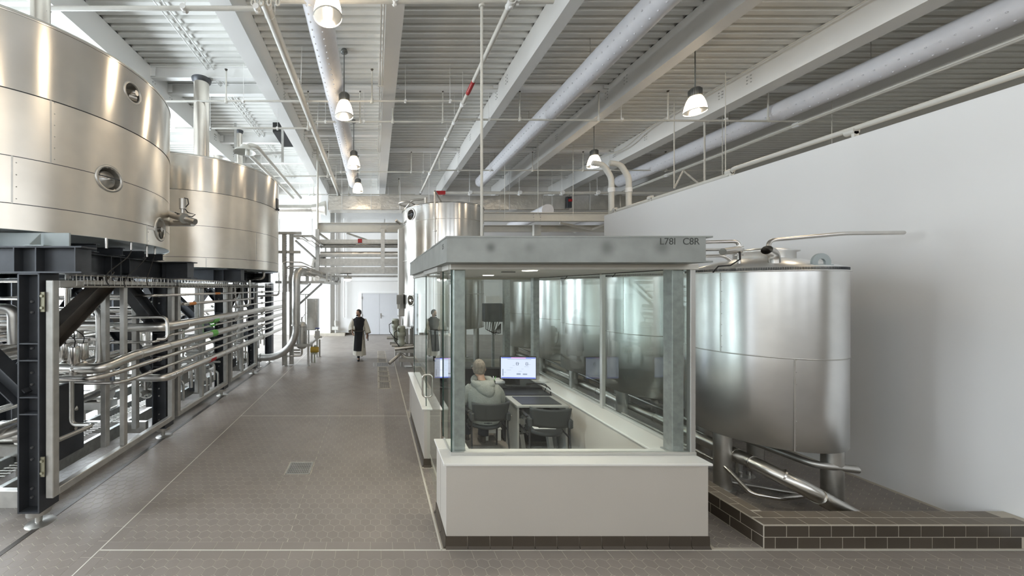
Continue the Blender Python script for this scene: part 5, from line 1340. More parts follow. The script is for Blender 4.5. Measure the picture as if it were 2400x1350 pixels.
# steel roof
fr, nt, bs = nmat('weathered_galvanised')
bs.inputs['Metallic'].default_value = .35; bs.inputs['Roughness'].default_value = .5
tc = nt.nodes.new('ShaderNodeTexCoord'); cur = None
n = nt.nodes.new('ShaderNodeTexNoise'); n.inputs['Scale'].default_value = 5; n.inputs['Detail'].default_value = 8; nt.links.new(tc.outputs['Object'], n.inputs['Vector'])
cr = nt.nodes.new('ShaderNodeMapRange'); cr.inputs[1].default_value = .3; cr.inputs[2].default_value = .7; cr.inputs[3].default_value = .88; cr.inputs[4].default_value = 1.1
nt.links.new(n.outputs[0], cr.inputs[0]); cur = cr.outputs[0]
for px, r, k in ((1150, .07, .5), (1240, .08, .25), (1424, .11, .4), (1552, .11, .4)):      # handling stains on the web
    c = W(px, 580, 3.2)
    d = nt.nodes.new('ShaderNodeVectorMath'); d.operation = 'DISTANCE'; nt.links.new(tc.outputs['Object'], d.inputs[0]); d.inputs[1].default_value = (c.x - 1.9, 3.2 - 5, c.z)
    r2 = nt.nodes.new('ShaderNodeMapRange'); r2.interpolation_type = 'SMOOTHSTEP'; r2.inputs[1].default_value = 0; r2.inputs[2].default_value = r; r2.inputs[3].default_value = 1 - k; r2.inputs[4].default_value = 1
    nt.links.new(d.outputs['Value'], r2.inputs[0]); mu = nt.nodes.new('ShaderNodeMath'); mu.operation = 'MULTIPLY'; nt.links.new(cur, mu.inputs[0]); nt.links.new(r2.outputs[0], mu.inputs[1]); cur = mu.outputs[0]
mx = nt.nodes.new('ShaderNodeMix'); mx.data_type = 'RGBA'; mx.blend_type = 'MULTIPLY'; mx.inputs[0].default_value = 1; mx.inputs[6].default_value = (.30, .315, .30, 1)
nt.links.new(cur, mx.inputs[7]); nt.links.new(mx.outputs[2], bs.inputs['Base Color'])
def fascia(name, mb): return mb.build(name, fr, bt)
ZR0, ZR1 = 2.652, 2.89
fascia('roof_beam', MB().box(.645, 2.985, 3.2, 3.212, ZR0 + .014, ZR1 - .014).box(.64, 3.045, 3.195, 3.42, ZR1 - .014, ZR1).box(.64, 3.045, 3.195, 3.42, ZR0, ZR0 + .014))
fascia('roof_beam', MB().box(.645, .657, 3.212, 6.6, ZR0 + .014, ZR1 - .014).box(.64, .80, 3.42, 6.62, ZR1 - .014, ZR1).box(.64, .80, 3.42, 6.62, ZR0, ZR0 + .014))
fascia('roof_beam', MB().box(2.973, 2.985, 3.212, 6.6, ZR0 + .014, ZR1 - .014).box(2.92, 3.045, 3.42, 6.62, ZR1 - .014, ZR1).box(2.92, 3.045, 3.42, 6.62, ZR0, ZR0 + .014))
fascia('roof_beam', MB().box(.645, 2.985, 6.6, 6.615, ZR0 + .014, ZR1 - .014))
MB().box(.66, 2.97, 3.42, 6.6, 2.80, 2.86).build('roof_deck', M['galv'], bt)
MB().box(.76, 3.12, 3.46, 6.82, 2.615, 2.65).build('soffit', M['wall'], bt)
def text(s, loc, size, rot, m, parent, name='marking', ext=.0006):
    cu = bpy.data.curves.new(name, 'FONT'); cu.body = s; cu.size = size; cu.extrude = ext; cu.materials.append(m)
    o = bpy.data.objects.new(name, cu); COL.objects.link(o)
    dg = bpy.context.evaluated_depsgraph_get(); dg.update(); me = bpy.data.meshes.new_from_object(o.evaluated_get(dg))
    bpy.data.objects.remove(o); me.materials.clear(); me.materials.append(m)
    o = bpy.data.objects.new(name, me); COL.objects.link(o); o.parent = parent; o.location = Vector(loc) - ORG[parent]; o.rotation_euler = rot; return o
mk = mat('crayon_mark', (.07, .075, .07, 1), .8)
c = W(1546, 573, 3.198); text('L78I', (c.x, 3.1985, c.z), .085, (PI / 2, 0, 0), mk, bt)
c = W(1600, 573, 3.198); text('C8R', (c.x, 3.1985, c.z), .085, (PI / 2, 0, 0), mk, bt)
c = Vector((.6438, 3.45, 2.80)); text('L5', (.6438, 3.42, 2.79), .07, (PI / 2, 0, -PI / 2), mk, bt)
# frames, posts and glass
al = mat('anodised_aluminium', (.55, .545, .52, 1), .38, .6, var=.03)
GX0, GX1, GY0, GY1 = .745, 3.115, 3.47, 6.80
for nm_, b in (('head_channel', (.73, 3.14, 3.44, 3.50, 2.60, 2.652)), ('sill_channel', (.735, 3.135, 3.455, 3.49, WT, WT + .028)),
               ('head_channel', (.72, .77, 3.5, 6.82, 2.60, 2.652)), ('head_channel', (3.09, 3.14, 3.5, 6.82, 2.615, 2.652)),
               ('sill_channel', (3.09, 3.13, 3.5, 6.8, WT, WT + .03)), ('sill_channel', (.735, .755, 4.79, 6.8, WT, WT + .012)), ('sill_channel', (.735, .755, 3.5, 3.84, WT, WT + .012)), ('head_channel', (.745, 3.12, 6.78, 6.82, 2.58, 2.652))):
    MB().box(*b, .002).build(nm_, al if nm_ == 'sill_channel' else M['ivory'], bt)
for x, y0_ in ((3.10, 3.46), (3.09, 4.80), (3.09, 6.74)):
    MB().box(x - .02, x + .03, y0_, y0_ + .05, WT, 2.62, .003).build('mullion', al, bt)
MB().box(3.07, 3.074, 3.5, 6.8, 2.605, 2.615).build('black_gasket', M['rubber'], bt)
def pane(x0, x1, y0, y1, z0, z1, name='glass_pane', parent=None):
    p = parent or bt
    if x1 - x0 > y1 - y0: vs = [(x0, y0, z0), (x1, y0, z0), (x1, y0, z1), (x0, y0, z1)]
    else: vs = [(x0, y0, z0), (x0, y1, z0), (x0, y1, z1), (x0, y0, z1)]
    return MB().add(vs, [(0, 1, 2, 3)]).build(name, M['glass'], p)
def pane_edge(x, y, z0, z1):
    MB().box(x - .006, x + .006, y - .006, y + .006, z0, z1).build('glass_edge', mat('glass_edge', (.02, .05, .04, 1), .15) if 'glass_edge' not in bpy.data.materials else bpy.data.materials['glass_edge'], bt)
pane(GX0, GX1, GY0, GY0, WT + .02, 2.61)
pane(GX0, GX0, GY0 + .01, 3.90, WT + .01, 2.61); pane(GX0, GX0, 4.92, 6.79, WT + .01, 2.61)
pane(3.105, 3.105, 3.52, 4.80, WT + .02, 2.62); pane(3.105, 3.105, 4.86, 6.74, WT + .02, 2.62)
pane(GX0, GX1, GY1, GY1, WT + .02, 2.6)
for y, z0 in ((3.475, WT), (3.905, WT), (6.795, WT)): pane_edge(GX0, y, z0, 2.61)
dr = pane(.70, .70, 3.84, 4.90, .02, 2.60, 'sliding_door')
hy = 4.78
loop = fillet([(.635, hy, 1.1), (.635, hy, 1.25), (.765, hy, 1.25), (.765, hy, .95), (.635, hy, .95), (.635, hy, 1.1)], .055, 8)
MB().sweep(loop[:-1], .0125, 10, closed=True).build('door_handle', M['ss'], dr)
ORG[dr] = ORG[bt]
MB().box(.694, .706, 4.895, 4.901, .02, 2.60).build('door_edge', bpy.data.materials['glass_edge'], dr)
MB().cyl((.68, 4.75, 2.60), (.80, 4.75, 2.60), .02, 10).box(.67, .73, 3.84, 4.95, 2.60, 2.65).build('door_track', al, bt)
for x, y in ((.83, 3.56), (2.985, 3.55), (3.0, 6.66)):
    MB().box(x - .058, x + .058, y - .058, y + .058, WT, 2.62, .006).box(x - .075, x + .075, y - .07, y + .07, WT, WT + .012).build('steel_post', M['galv'], bt)
for x, y in ((1.72, 5.4), (1.72, 3.95)):
    MB().cyl((x, y, 2.610), (x, y, 2.616), .08, 24).build('downlight', M['downl'], bt)
    l = bpy.data.lights.new('downlight_beam', 'SPOT'); l.energy = 55; l.color = (1, .93, .8); l.spot_size = 2.3; l.spot_blend = .6; l.shadow_soft_size = .08
    o = bpy.data.objects.new('downlight_beam', l); COL.objects.link(o); o.parent = bt; o.location = Vector((x, y, 2.59)) - ORG[bt]
MB().box(1.5, 1.66, 4.2, 4.23, 2.605, 2.615).build('air_slot', M['dark'], bt)

# ---- booth furniture
t = thing('desk', 'dark long desk across the back of the booth', 'desk', (1.85, 6.3, 0))
MB().box(.95, 2.79, 5.92, 6.55, .72, .76, .004).build('desktop', M['black'], t)
MB().box(.95, 2.79, 6.5, 6.55, 0, .72).box(.95, .98, 5.95, 6.5, 0, .72).build('side_panel', M['grayl'], t)
MB().box(1.3, 2.6, 6.45, 6.58, .76, .95, .005).box(1.02, 1.5, 6.45, 6.58, .76, .88).build('shelf', M['black'], t)
t = thing('desk', 'pale side desk with a dark blotter behind the empty chair', 'desk', (2.4, 5.3, 0))
MB().box(2.03, 2.78, 5.08, 5.56, .70, .73, .004).build('desktop', M['grayl'], t)
MB().box(2.12, 2.7, 5.13, 5.5, .731, .736).build('blotter', M['black'], t)
MB().box(2.04, 2.07, 5.1, 5.54, 0, .70).box(2.74, 2.77, 5.1, 5.54, 0, .7).build('side_panel', M['grayl'], t)
MB().ball((2.035, 5.3, .5), .012, 8, 6).build('knob', M['ss'], t)
t = thing('filing_cabinet', 'low dark cabinet between the side desk and the long desk', 'cabinet', (2.4, 5.7, 0))
MB().box(2.03, 2.78, 5.58, 5.9, 0, .735, .004).build('body', M['black'], t)
MB().box(2.02, 2.03, 5.6, 5.88, .4, .7).box(2.02, 2.03, 5.6, 5.88, .05, .38).build('drawer', M['graypl'], t)
t = thing('printer', 'grey office printer on a stand under the side desk', 'printer', (2.4, 5.5, 0))
MB().box(2.14, 2.62, 5.2, 5.52, .28, .55, .03).build('body', mat('printer_plastic', sr(150, 152, 152), .5), t)
MB().box(2.18, 2.58, 5.17, 5.21, .33, .38).box(2.2, 2.56, 5.18, 5.21, .44, .5).build('tray', M['black'], t)
for x in (2.14, 2.55): MB().bar((x, 5.22, .28), (x + .04, 5.22, 0), .08, .06, u=(0, 1, 0)).build('leg', M['grayl'], t)
MB().box(2.1, 2.66, 5.2, 5.24, 0, .04).cyl((2.13, 5.19, .46), (2.13, 5.23, .46), .05, 16).build('trim', M['grayl'], t)
t = thing('step_stool', 'small white plastic step stool on the booth floor', 'stool', (1.98, 6.1, 0))
MB().box(1.72, 2.0, 5.6, 5.8, .17, .2, .008).build('seat', M['cap'], t)
for x0, x1 in ((1.73, 1.79), (1.93, 1.99)): MB().box(x0, x1, 5.61, 5.79, 0, .17, .004).build('leg', M['cap'], t)
MB().box(1.79, 1.93, 5.61, 5.63, .12, .17).build('crossbar', M['cap'], t)
# monitors
scr = bpy.data.materials.new('screen'); scr.use_nodes = True; nt = scr.node_tree; nt.nodes.clear()
out = nt.nodes.new('ShaderNodeOutputMaterial'); e = nt.nodes.new('ShaderNodeEmission'); e.inputs[0].default_value = sr(205, 212, 235); e.inputs[1].default_value = 1.0; nt.links.new(e.outputs[0], out.inputs[0])
M['sblue'] = emit('screen_blue', sr(60, 80, 190), 1.0); M['spink'] = emit('screen_pink', sr(190, 110, 190), 1.0); M['sgrey'] = emit('screen_grey', sr(150, 160, 180), .9); M['sink'] = emit('screen_ink', sr(50, 60, 70), .8)
def monitor(x, y, z, w_, h_, rz, label, sy):
    t = thing('computer_monitor', label, 'monitor', (0, 0, 0), 'monitors on the booth desk')
    MB().box(-w_ / 2, w_ / 2, 0, .03, 0, h_, .004).build('bezel', M['black'], t)
    b = .014
    MB().box(-w_ / 2 + b, w_ / 2 - b, -.002, 0, b, h_ - b).build('screen', scr, t)
    def r_(nm_, m_, xs, zs): 
        MB().box(-w_ / 2 + w_ * xs[0], -w_ / 2 + w_ * xs[1], -.0035, -.002, h_ * zs[0], h_ * zs[1]).build(nm_, M[m_], t)
    r_('title_bar', 'sblue', (.03, .3), (.92, .955)); r_('title_bar', 'spink', (.3, .7), (.92, .955)); r_('title_bar', 'sblue', (.7, .97), (.92, .955)); r_('task_bar', 'sblue', (.03, .97), (.045, .085))
    q = MB(); g = MB()
    def add(mb, a, b_, c, d): mb.box(-w_ / 2 + w_ * a, -w_ / 2 + w_ * b_, -.0045, -.0035, h_ * c, h_ * d)
    if sy == 2:
        for cx in (.47, .73):
            for dx in (-.03, .02): add(q, cx + dx, cx + dx + .012, .62, .74)
            add(q, cx - .02, cx + .02, .735, .745); add(q, cx - .02, cx + .02, .615, .625)
    else:
        for dx in (-.05, .04): add(q, .72 + dx, .73 + dx, .5, .66)
        add(q, .69, .75, .68, .69); add(q, .69, .75, .47, .48)
    for k in range(9):
        a = .1 + .08 * ((k * 5) % 9); add(g, a, a + .06 + .03 * (k % 3), .3 + .05 * k, .31 + .05 * k)
    add(g, .2, .85, .865, .88); add(g, .06, .09, .15, .45); add(g, .45, .56, .2, .27); add(g, .62, .74, .2, .26)
    q.build('diagram', M['sink'], t); g.build('diagram', M['sgrey'], t)
    MB().box(-.03, .03, .02, .05, -.1, .1).box(-.12, .12, -.04, .12, -.125, -.115).build('stand', M['black'], t)
    t.location = (x, y, z); t.rotation_euler = (0, 0, rz)
monitor(2.40, 5.95, .885, .60, .385, -.06, 'computer monitor on the right half of the booth desk', 2)
monitor(1.245, 5.95, .90, .54, .36, .1, 'computer monitor on the left of the booth desk, behind the steel post', 1)
t = thing('keyboard', 'black keyboard and mouse cables in front of the right monitor', 'keyboard', (2.3, 6.1, .76))
MB().box(2.2, 2.6, 5.93, 6.03, .761, .78, .004).build('body', M['graypl'], t)
t = thing('desk_cable', 'black cables draped over the right end of the booth desk', 'cable', (2.7, 5.9, .5))
MB().sweep(fillet([(2.55, 6.0, .78), (2.7, 5.9, .84), (2.83, 5.7, .81), (2.76, 5.6, .7), (2.78, 5.5, .3), (2.72, 5.5, .05)], .08, 4), .008, 6).sweep(fillet([(2.6, 6.1, .78), (2.86, 6.0, .8), (2.84, 5.85, .8), (2.74, 5.75, .75), (2.76, 5.65, .2)], .06, 4), .007, 6).build('cable', M['rubber'], t)
t = thing('pen_cup', 'dark cup with green and white pens beside the right monitor', 'cup', (1.98, 5.95, .76))
MB().cyl((1.98, 5.97, .76), (1.98, 5.97, .86), .04, 16).build('cup', M['black'], t)
for k, mm in enumerate(('greenp', 'whitep', 'greenp', 'yellow', 'whitep')):
    a = k * 1.2; MB().cyl((1.98, 5.97, .8), (1.98 + .05 * math.cos(a), 5.97 + .03 * math.sin(a), .93), .005, 6).build('pen', M[mm], t)
MB().box(1.2, 1.45, 6.25, 6.5, .76, .95, .01).build('phone', M['black'], label='black telephone set behind the seated man on the desk', cat='telephone')
MB().box(2.0, 2.25, 6.15, 6.4, .761, .80, .003).build('paper_stack', M['paper'], label='low stack of papers behind the pen cup', cat='papers')
# chairs
def chair(x, y, rz, label, paper=False):
    t = thing('office_chair', label, 'chair', (0, 0, 0), 'black armchairs in the booth')
    bk = MB(); nx, nz = 12, 6; vs = []
    for s_ in (0, 1):
        for j in range(nz + 1):
            for i in range(nx + 1):
                u = -1 + 2 * i / nx; v = j / nz
                hw_ = .235 + .03 * v
                topdip = .0 if v < .9 else -.02 * (1 - u * u)
                vs.append((u * hw_, -.24 + .05 * (1 - u * u) * -1 + .03 * 0 - .05 * v + s_ * .03, .56 + v * .27 + topdip))
    n1 = (nx + 1) * (nz + 1); fs = []
    for j in range(nz):
        for i in range(nx):
            a = j * (nx + 1) + i; fs.append((a, a + 1, a + nx + 2, a + nx + 1)); fs.append((n1 + a + 1, n1 + a, n1 + a + nx + 1, n1 + a + nx + 2))
    for i in range(nx): fs.append((i + 1, i, n1 + i, n1 + i + 1)); b = nz * (nx + 1) + i; fs.append((b, b + 1, n1 + b + 1, n1 + b))
    for j in range(nz): a = j * (nx + 1); fs.append((a, a + nx + 1, n1 + a + nx + 1, n1 + a)); a += nx; fs.append((a + nx + 1, a, n1 + a, n1 + a + nx + 1))
    bk.add(vs, fs, True).build('backrest', M['graypl'], t)
    MB().loft([(0, 0, .41, .2, .2), (0, 0, .42, .235, .225), (0, 0, .45, .245, .235), (0, 0, .465, .22, .21)], 28).build('seat', M['graypl'], t)
    for s_ in (-1, 1):
        MB().box(s_ * .255 - .03, s_ * .255 + .03, -.29, -.2, .56, .68, .015).build('back_bracket', M['graypl'], t)
        MB().sweep(fillet([(s_ * .27, -.3, 0), (s_ * .255, -.23, .45), (s_ * .255, -.25, .66)], .1), .013, 8).build('leg', M['black'], t)
        MB().sweep(fillet([(s_ * .28, .24, 0), (s_ * .27, .2, .64), (s_ * .265, -.2, .645)], .05), .013, 8).build('leg', M['black'], t)
        MB().box(s_ * .265 - .025, s_ * .265 + .025, -.16, .2, .65, .672, .008).build('armrest', M['black'], t)
        MB().cyl((s_ * .26, -.2, .42), (s_ * .27, .2, .42), .012, 8).cyl((s_ * .26, 0, .42), (s_ * .1, 0, .42), .012, 8).build('side_rail', M['black'], t)
    if paper: pass
    t.location = (x, y, 0); t.rotation_euler = (0, 0, rz)
    return t
chair(1.60, 5.22, 0.03, 'black armchair under the seated man in the grey hoodie')
chair(2.36, 4.98, -.12, 'empty black armchair with papers on its seat')
MB().box(2.2, 2.5, 4.9, 5.12, .466, .475, .002).build('paper_sheets', M['paper'], label='white papers lying on the seat of the empty chair', cat='papers')
MB().box(2.27, 2.4, 4.92, 4.94, .476, .484).build('pen', M['black'], label='black pen on the papers on the empty chair', cat='pen')

# ================================================================== PEOPLE
def skin_body(parent, nodes, edges, m, name='body', sub=2):
    # nodes: name -> (pos, radius x, radius y)
    names = list(nodes); me = bpy.data.meshes.new(name)
    me.from_pydata([tuple(nodes[k][0]) for k in names], [(names.index(a), names.index(b)) for a, b in edges], [])
    o = bpy.data.objects.new(name, me); COL.objects.link(o); o.parent = parent
    me.materials.append(m)
    sk = o.modifiers.new('skin', 'SKIN'); sk.use_smooth_shade = True; sk.use_x_symmetry = False
    if not me.skin_vertices: 
        bpy.context.view_layer.objects.active = o
    for i, k in enumerate(names):
        v = me.skin_vertices[0].data[i]; r = nodes[k]; v.radius = (r[1], r[2] if len(r) > 2 else r[1]); v.use_root = (i == 0)
    sb = o.modifiers.new('subdiv', 'SUBSURF'); sb.levels = sub; sb.render_levels = sub
    return o
def hand(nodes, edges, wrist, side, dir_, palm_n, curl=.35, s=1.0, pre='h'):
    # five finger chains rooted inside the palm
    d = Vector(dir_).normalized(); n = Vector(palm_n).normalized(); x = d.cross(n).normalized() * side
    w0 = Vector(nodes[wrist][0]); k = pre
    pc = w0 + d * .075 * s; nodes[k + 'palm'] = (pc, .024 * s, .016 * s); edges.append((wrist, k + 'palm'))
    for i, (off, ln) in enumerate(((-.03, .062), (-.01, .074), (.01, .07), (.03, .056))):
        b = pc + d * .02 * s + x * off * s
        m_ = b + d * ln * .5 * s + n * curl * .02 * s; e = m_ + (d * math.cos(curl) + n * math.sin(curl)).normalized() * ln * .5 * s
        nodes[k + 'a%d' % i] = (b, .0095 * s); nodes[k + 'b%d' % i] = (m_, .0085 * s); nodes[k + 'c%d' % i] = (e, .007 * s)
        edges += [(k + 'palm', k + 'a%d' % i), (k + 'a%d' % i, k + 'b%d' % i), (k + 'b%d' % i, k + 'c%d' % i)]
    tb = w0 + d * .035 * s - x * .03 * s; te = tb + (d * .7 - x * .6).normalized() * .04 * s + n * .01 * s
    nodes[k + 't0'] = (tb, .011 * s); nodes[k + 't1'] = (te, .0085 * s); edges += [(wrist, k + 't0'), (k + 't0', k + 't1')]
def head_mesh(mb, c, hgt, yaw):
    # face towards -y before yaw
    n, m_ = 28, 20; cy_, sy_ = math.cos(yaw), math.sin(yaw); vs = []
    hw_, hd, hh = hgt * .335, hgt * .40, hgt * .5
    def tr(p): return Vector((c[0] + p[0] * cy_ - p[1] * sy_, c[1] + p[0] * sy_ + p[1] * cy_, c[2] + p[2]))
    for j in range(m_ + 1):
        v = -1 + 2 * j / m_; rr = math.sqrt(max(0, 1 - abs(v) ** 2.4)); jaw = 1 - .28 * max(0, -v) ** 1.3
        for i in range(n):
            a = 2 * PI * i / n; x = hw_ * rr * math.cos(a) * jaw; y = hd * rr * math.sin(a) * (jaw if math.sin(a) > 0 else 1 - .1 * max(0, -v))
            z = hh * v
            front = max(0, -math.sin(a)) ** 6
            if abs(v + .12) < .2: y -= front * hd * .18 * (1 - abs(v + .12) / .2) * (abs(math.cos(a)) < .25)
            if abs(v - .08) < .1: y += front * hd * .08
            vs.append(tr((x, y, z)))
    fs = [(j * n + i, j * n + (i + 1) % n, (j + 1) * n + (i + 1) % n, (j + 1) * n + i) for j in range(m_) for i in range(n)]
    mb.add(vs, fs, True)
    for s_ in (-1, 1): mb.ball(tr((s_ * hw_ * 1.0, .0, -.02 * hgt)), hgt * .09, 10, 8, (.35, .7, 1.1))
    mb.ball(tr((0, -hd * 1.02, -.1 * hgt)), hgt * .055, 8, 6, (.8, 1, 1.3))
    return tr, (hw_, hd, hh)
def body_with_head(parent, nodes, edges, hc, hh, yaw, m):
    o = skin_body(parent, nodes, edges, m)
    dg = bpy.context.evaluated_depsgraph_get(); dg.update()
    ev = o.evaluated_get(dg); me = bpy.data.meshes.new_from_object(ev)
    mb = MB()
    tr, dims = head_mesh(mb, hc, hh, yaw)
    vs = [tuple(v.co) for v in me.vertices] + [tuple(v) for v in mb.v]; k = len(me.vertices)
    fs = [tuple(p.vertices) for p in me.polygons] + [tuple(i + k for i in f) for f in mb.f]
    m2 = bpy.data.meshes.new('body'); m2.from_pydata(vs, [], fs); m2.materials.append(m); m2.polygons.foreach_set('use_smooth', [True] * len(fs)); m2.update()
    bpy.data.objects.remove(o); ob = bpy.data.objects.new('body', m2); COL.objects.link(ob); ob.parent = parent; ORG[ob] = ORG[parent]
    return ob, tr, dims

# ---- monk walking in the aisle
mk_ = thing('person', 'person in white habit and black scapular walking up the aisle, head turned aside', 'person', (0, 0, 0))
N = {'pel': ((0, 0, .92), .13, .09), 'bel': ((0, 0, 1.08), .12, .085), 'che': ((0, .01, 1.28), .14, .1), 'nk0': ((0, .02, 1.40), .06), 'nk1': ((0, .01, 1.47), .052), 'hd': ((0, 0, 1.56), .06),
     'sl': ((.17, .01, 1.36), .06), 'el': ((.245, .03, 1.1), .045), 'wl': ((.27, -.04, .87), .027), 'sr': ((-.17, .01, 1.36), .06), 'er': ((-.26, .02, 1.12), .045), 'wr': ((-.22, -.12, .95), .027),
     'hl': ((.09, 0, .88), .09), 'kl': ((.09, .1, .5), .06), 'al': ((.07, .42, .26), .04), 'tl': ((.07, .40, .12), .035), 'hr': ((-.09, 0, .88), .09), 'kr': ((-.06, -.08, .48), .06), 'ar': ((-.02, -.06, .09), .042), 'tr': ((-.02, -.2, .035), .035)}
Ed = [('pel', 'bel'), ('bel', 'che'), ('che', 'nk0'), ('nk0', 'nk1'), ('nk1', 'hd'), ('che', 'sl'), ('sl', 'el'), ('el', 'wl'), ('che', 'sr'), ('sr', 'er'), ('er', 'wr'), ('pel', 'hl'), ('hl', 'kl'), ('kl', 'al'), ('al', 'tl'), ('pel', 'hr'), ('hr', 'kr'), ('kr', 'ar'), ('ar', 'tr')]
hand(N, Ed, 'wl', 1, (0, -.1, -1), (0, -1, .1), .6, 1, 'L'); hand(N, Ed, 'wr', -1, (.2, -.6, -.5), (1, .2, 0), .8, 1, 'R')
body, tr, (hw_, hd_, hh_) = body_with_head(mk_, N, Ed, (-.01, -.01, 1.585), .235, -.85, M['skin'])
hm_ = MB()
def cap_hair(mb, tr, hw_, hd_, hh_, low=-.3, thick=1.07):
    n, m_ = 28, 12; vs = []
    for j in range(m_ + 1):
        for i in range(n):
            a = 2 * PI * i / n; f = max(0, -math.sin(a))
            vmin = low + (.85 - low) * min(1, f * 1.35) ** 1.5 if f > 0 else low
            vmin = min(vmin, .62)
            v = vmin + (1.0 - vmin) * j / m_; rr = math.sqrt(max(0, 1 - abs(v) ** 2.4))
            x = hw_ * thick * rr * math.cos(a); y = hd_ * thick * rr * math.sin(a)
            if v < 0: x *= 1 + .1 * v; y *= 1 + .12 * v
            vs.append(tr((x, y, hh_ * 1.05 * v)))
    fs = [(j * n + i, j * n + (i + 1) % n, (j + 1) * n + (i + 1) % n, (j + 1) * n + i) for j in range(m_) for i in range(n)]
    return mb.add(vs, fs, True)
cap_hair(hm_, tr, hw_, hd_, hh_).build('hair', M['hair_d'], mk_)
bd = MB().ball(tr((0, -hd_ * .72, -hh_ * .72)), .035, 12, 8, (1.1, .9, .8)); bd.build('beard', M['hair_d'], mk_)
ey = MB()
for s_ in (-1, 1): ey.ball(tr((s_ * hw_ * .42, -hd_ * .93, .005)), .008, 8, 6)
ey.build('eye', M['black'], mk_)
def robe(name, rings, m, parent, n=36, fold=.012):
    mb = MB(); vs = []
    for j, (cx, cy, cz, rx, ry) in enumerate(rings):
        f = fold * (j / len(rings))
        for k in range(n):
            a = 2 * PI * k / n; q = 1 + f * math.sin(a * 7 + j * .4) / max(rx, .05)
            vs.append((cx + rx * q * math.cos(a), cy + ry * q * math.sin(a), cz))
    fs = [(j * n + k, j * n + (k + 1) % n, (j + 1) * n + (k + 1) % n, (j + 1) * n + k) for j in range(len(rings) - 1) for k in range(n)]
    fs = [f[::-1] for f in fs]
    return mb.add(vs, fs, True).build(name, m, parent)
robe('habit', [(0, .01, 1.43, .07, .065), (0, .01, 1.405, .15, .09), (0, .01, 1.36, .21, .115), (0, .01, 1.25, .19, .125), (0, 0, 1.1, .165, .12), (0, 0, .98, .165, .125), (0, 0, .8, .185, .15), (0, .02, .55, .2, .19), (.01, .05, .32, .21, .24), (.015, .08, .17, .215, .28)], M['habit'], mk_)
for s_, pts in ((1, [(.17, .01, 1.365), (.235, .03, 1.2), (.265, .03, 1.05), (.30, -.02, .90)]), (-1, [(-.17, .01, 1.365), (-.24, .02, 1.22), (-.275, .0, 1.08), (-.25, -.08, .98)])):
    MB().sweep(fillet(pts, .08, 4), list(np.linspace(.07, .105, len(fillet(pts, .08, 4)))), 20, caps=False).build('sleeve', M['habit'], mk_)
# scapular: front and back panels
sc = MB()
for sy_ in (-1, 1):
    hb = [(1.43, .01, .07, .065), (1.405, .01, .15, .09), (1.36, .01, .21, .115), (1.25, .01, .19, .125), (1.1, 0, .165, .12), (.98, 0, .165, .125), (.8, 0, .185, .15), (.55, .02, .2, .19), (.32, .05, .21, .24), (.17, .08, .215, .28)]
    zs2 = [1.435, 1.41, 1.36, 1.3, 1.2, 1.1, 1.0, .9, .8, .7, .6, .5, .4, .33]
    itp = lambda z, q: float(np.interp(z, [h_[0] for h_ in hb][::-1], [h_[q] for h_ in hb][::-1]))
    rows_ = [(z, (.06 if z > 1.42 else .145 if z > 1.4 else .205 if z > 1.3 else .17 if z > 1.15 else .135), itp(z, 3) + .016) for z in zs2]
    vs = []; n = 9
    for z, hwid, dep in rows_:
        for k in range(n):
            u = -1 + 2 * k / (n - 1); sh = -.07 * (1.0 - z) if z < 1 else 0
            xx_ = u * hwid + sh; rx_ = itp(z, 2) + .016; vs.append((xx_, itp(z, 1) + sy_ * dep * math.sqrt(max(.02, 1 - min(1, (xx_ / rx_) ** 2))) + sy_ * .012, z))
    fs = [(j * n + k, j * n + k + 1, (j + 1) * n + k + 1, (j + 1) * n + k) for j in range(len(rows_) - 1) for k in range(n - 1)]
    if sy_ < 0: fs = [f[::-1] for f in fs]
    sc.add(vs, fs, True)
sc.sweep([(-.1 * math.cos(a), .09 * math.sin(a), 1.435) for a in np.linspace(0, 2 * PI, 17)[:-1]], .018, 8, closed=True)
sc.build('scapular', M['scap'], mk_)
MB().sweep([(.178 * math.cos(a), .16 * math.sin(a), .985) for a in np.linspace(0, 2 * PI, 29)[:-1]], .014, 6, closed=True).bar((.17, -.09, .985), (.18, -.11, .42), .028, .01, u=(0, 1, 0)).bar((.145, -.1, .985), (.15, -.12, .7), .022, .01, u=(0, 1, 0)).build('belt', M['brown'], mk_)
MB().cyl((.30, -.06, .9), (.30, -.08, .66), .014, 8).build('carried_strap', M['black'], mk_)
MB().box(-.235, -.225, -.24, -.1, .93, 1.19).build('folded_paper', M['paper'], mk_)
sh = MB().loft([(-.02, -.12, 0, .045, .13), (-.02, -.12, .03, .05, .135), (-.02, -.08, .07, .045, .085), (-.02, -.05, .2, .055, .06), (-.02, -.05, .3, .06, .065)], 18); sh.build('shoe', M['rubber'], mk_)
sh = MB().loft([(.07, .40, .05, .04, .05), (.07, .40, .14, .045, .07), (.07, .42, .26, .05, .06)], 16).build('shoe', M['scap'], mk_)
mk_.location = (-.55, 11.9, 0); mk_.rotation_euler = (0, 0, .0)

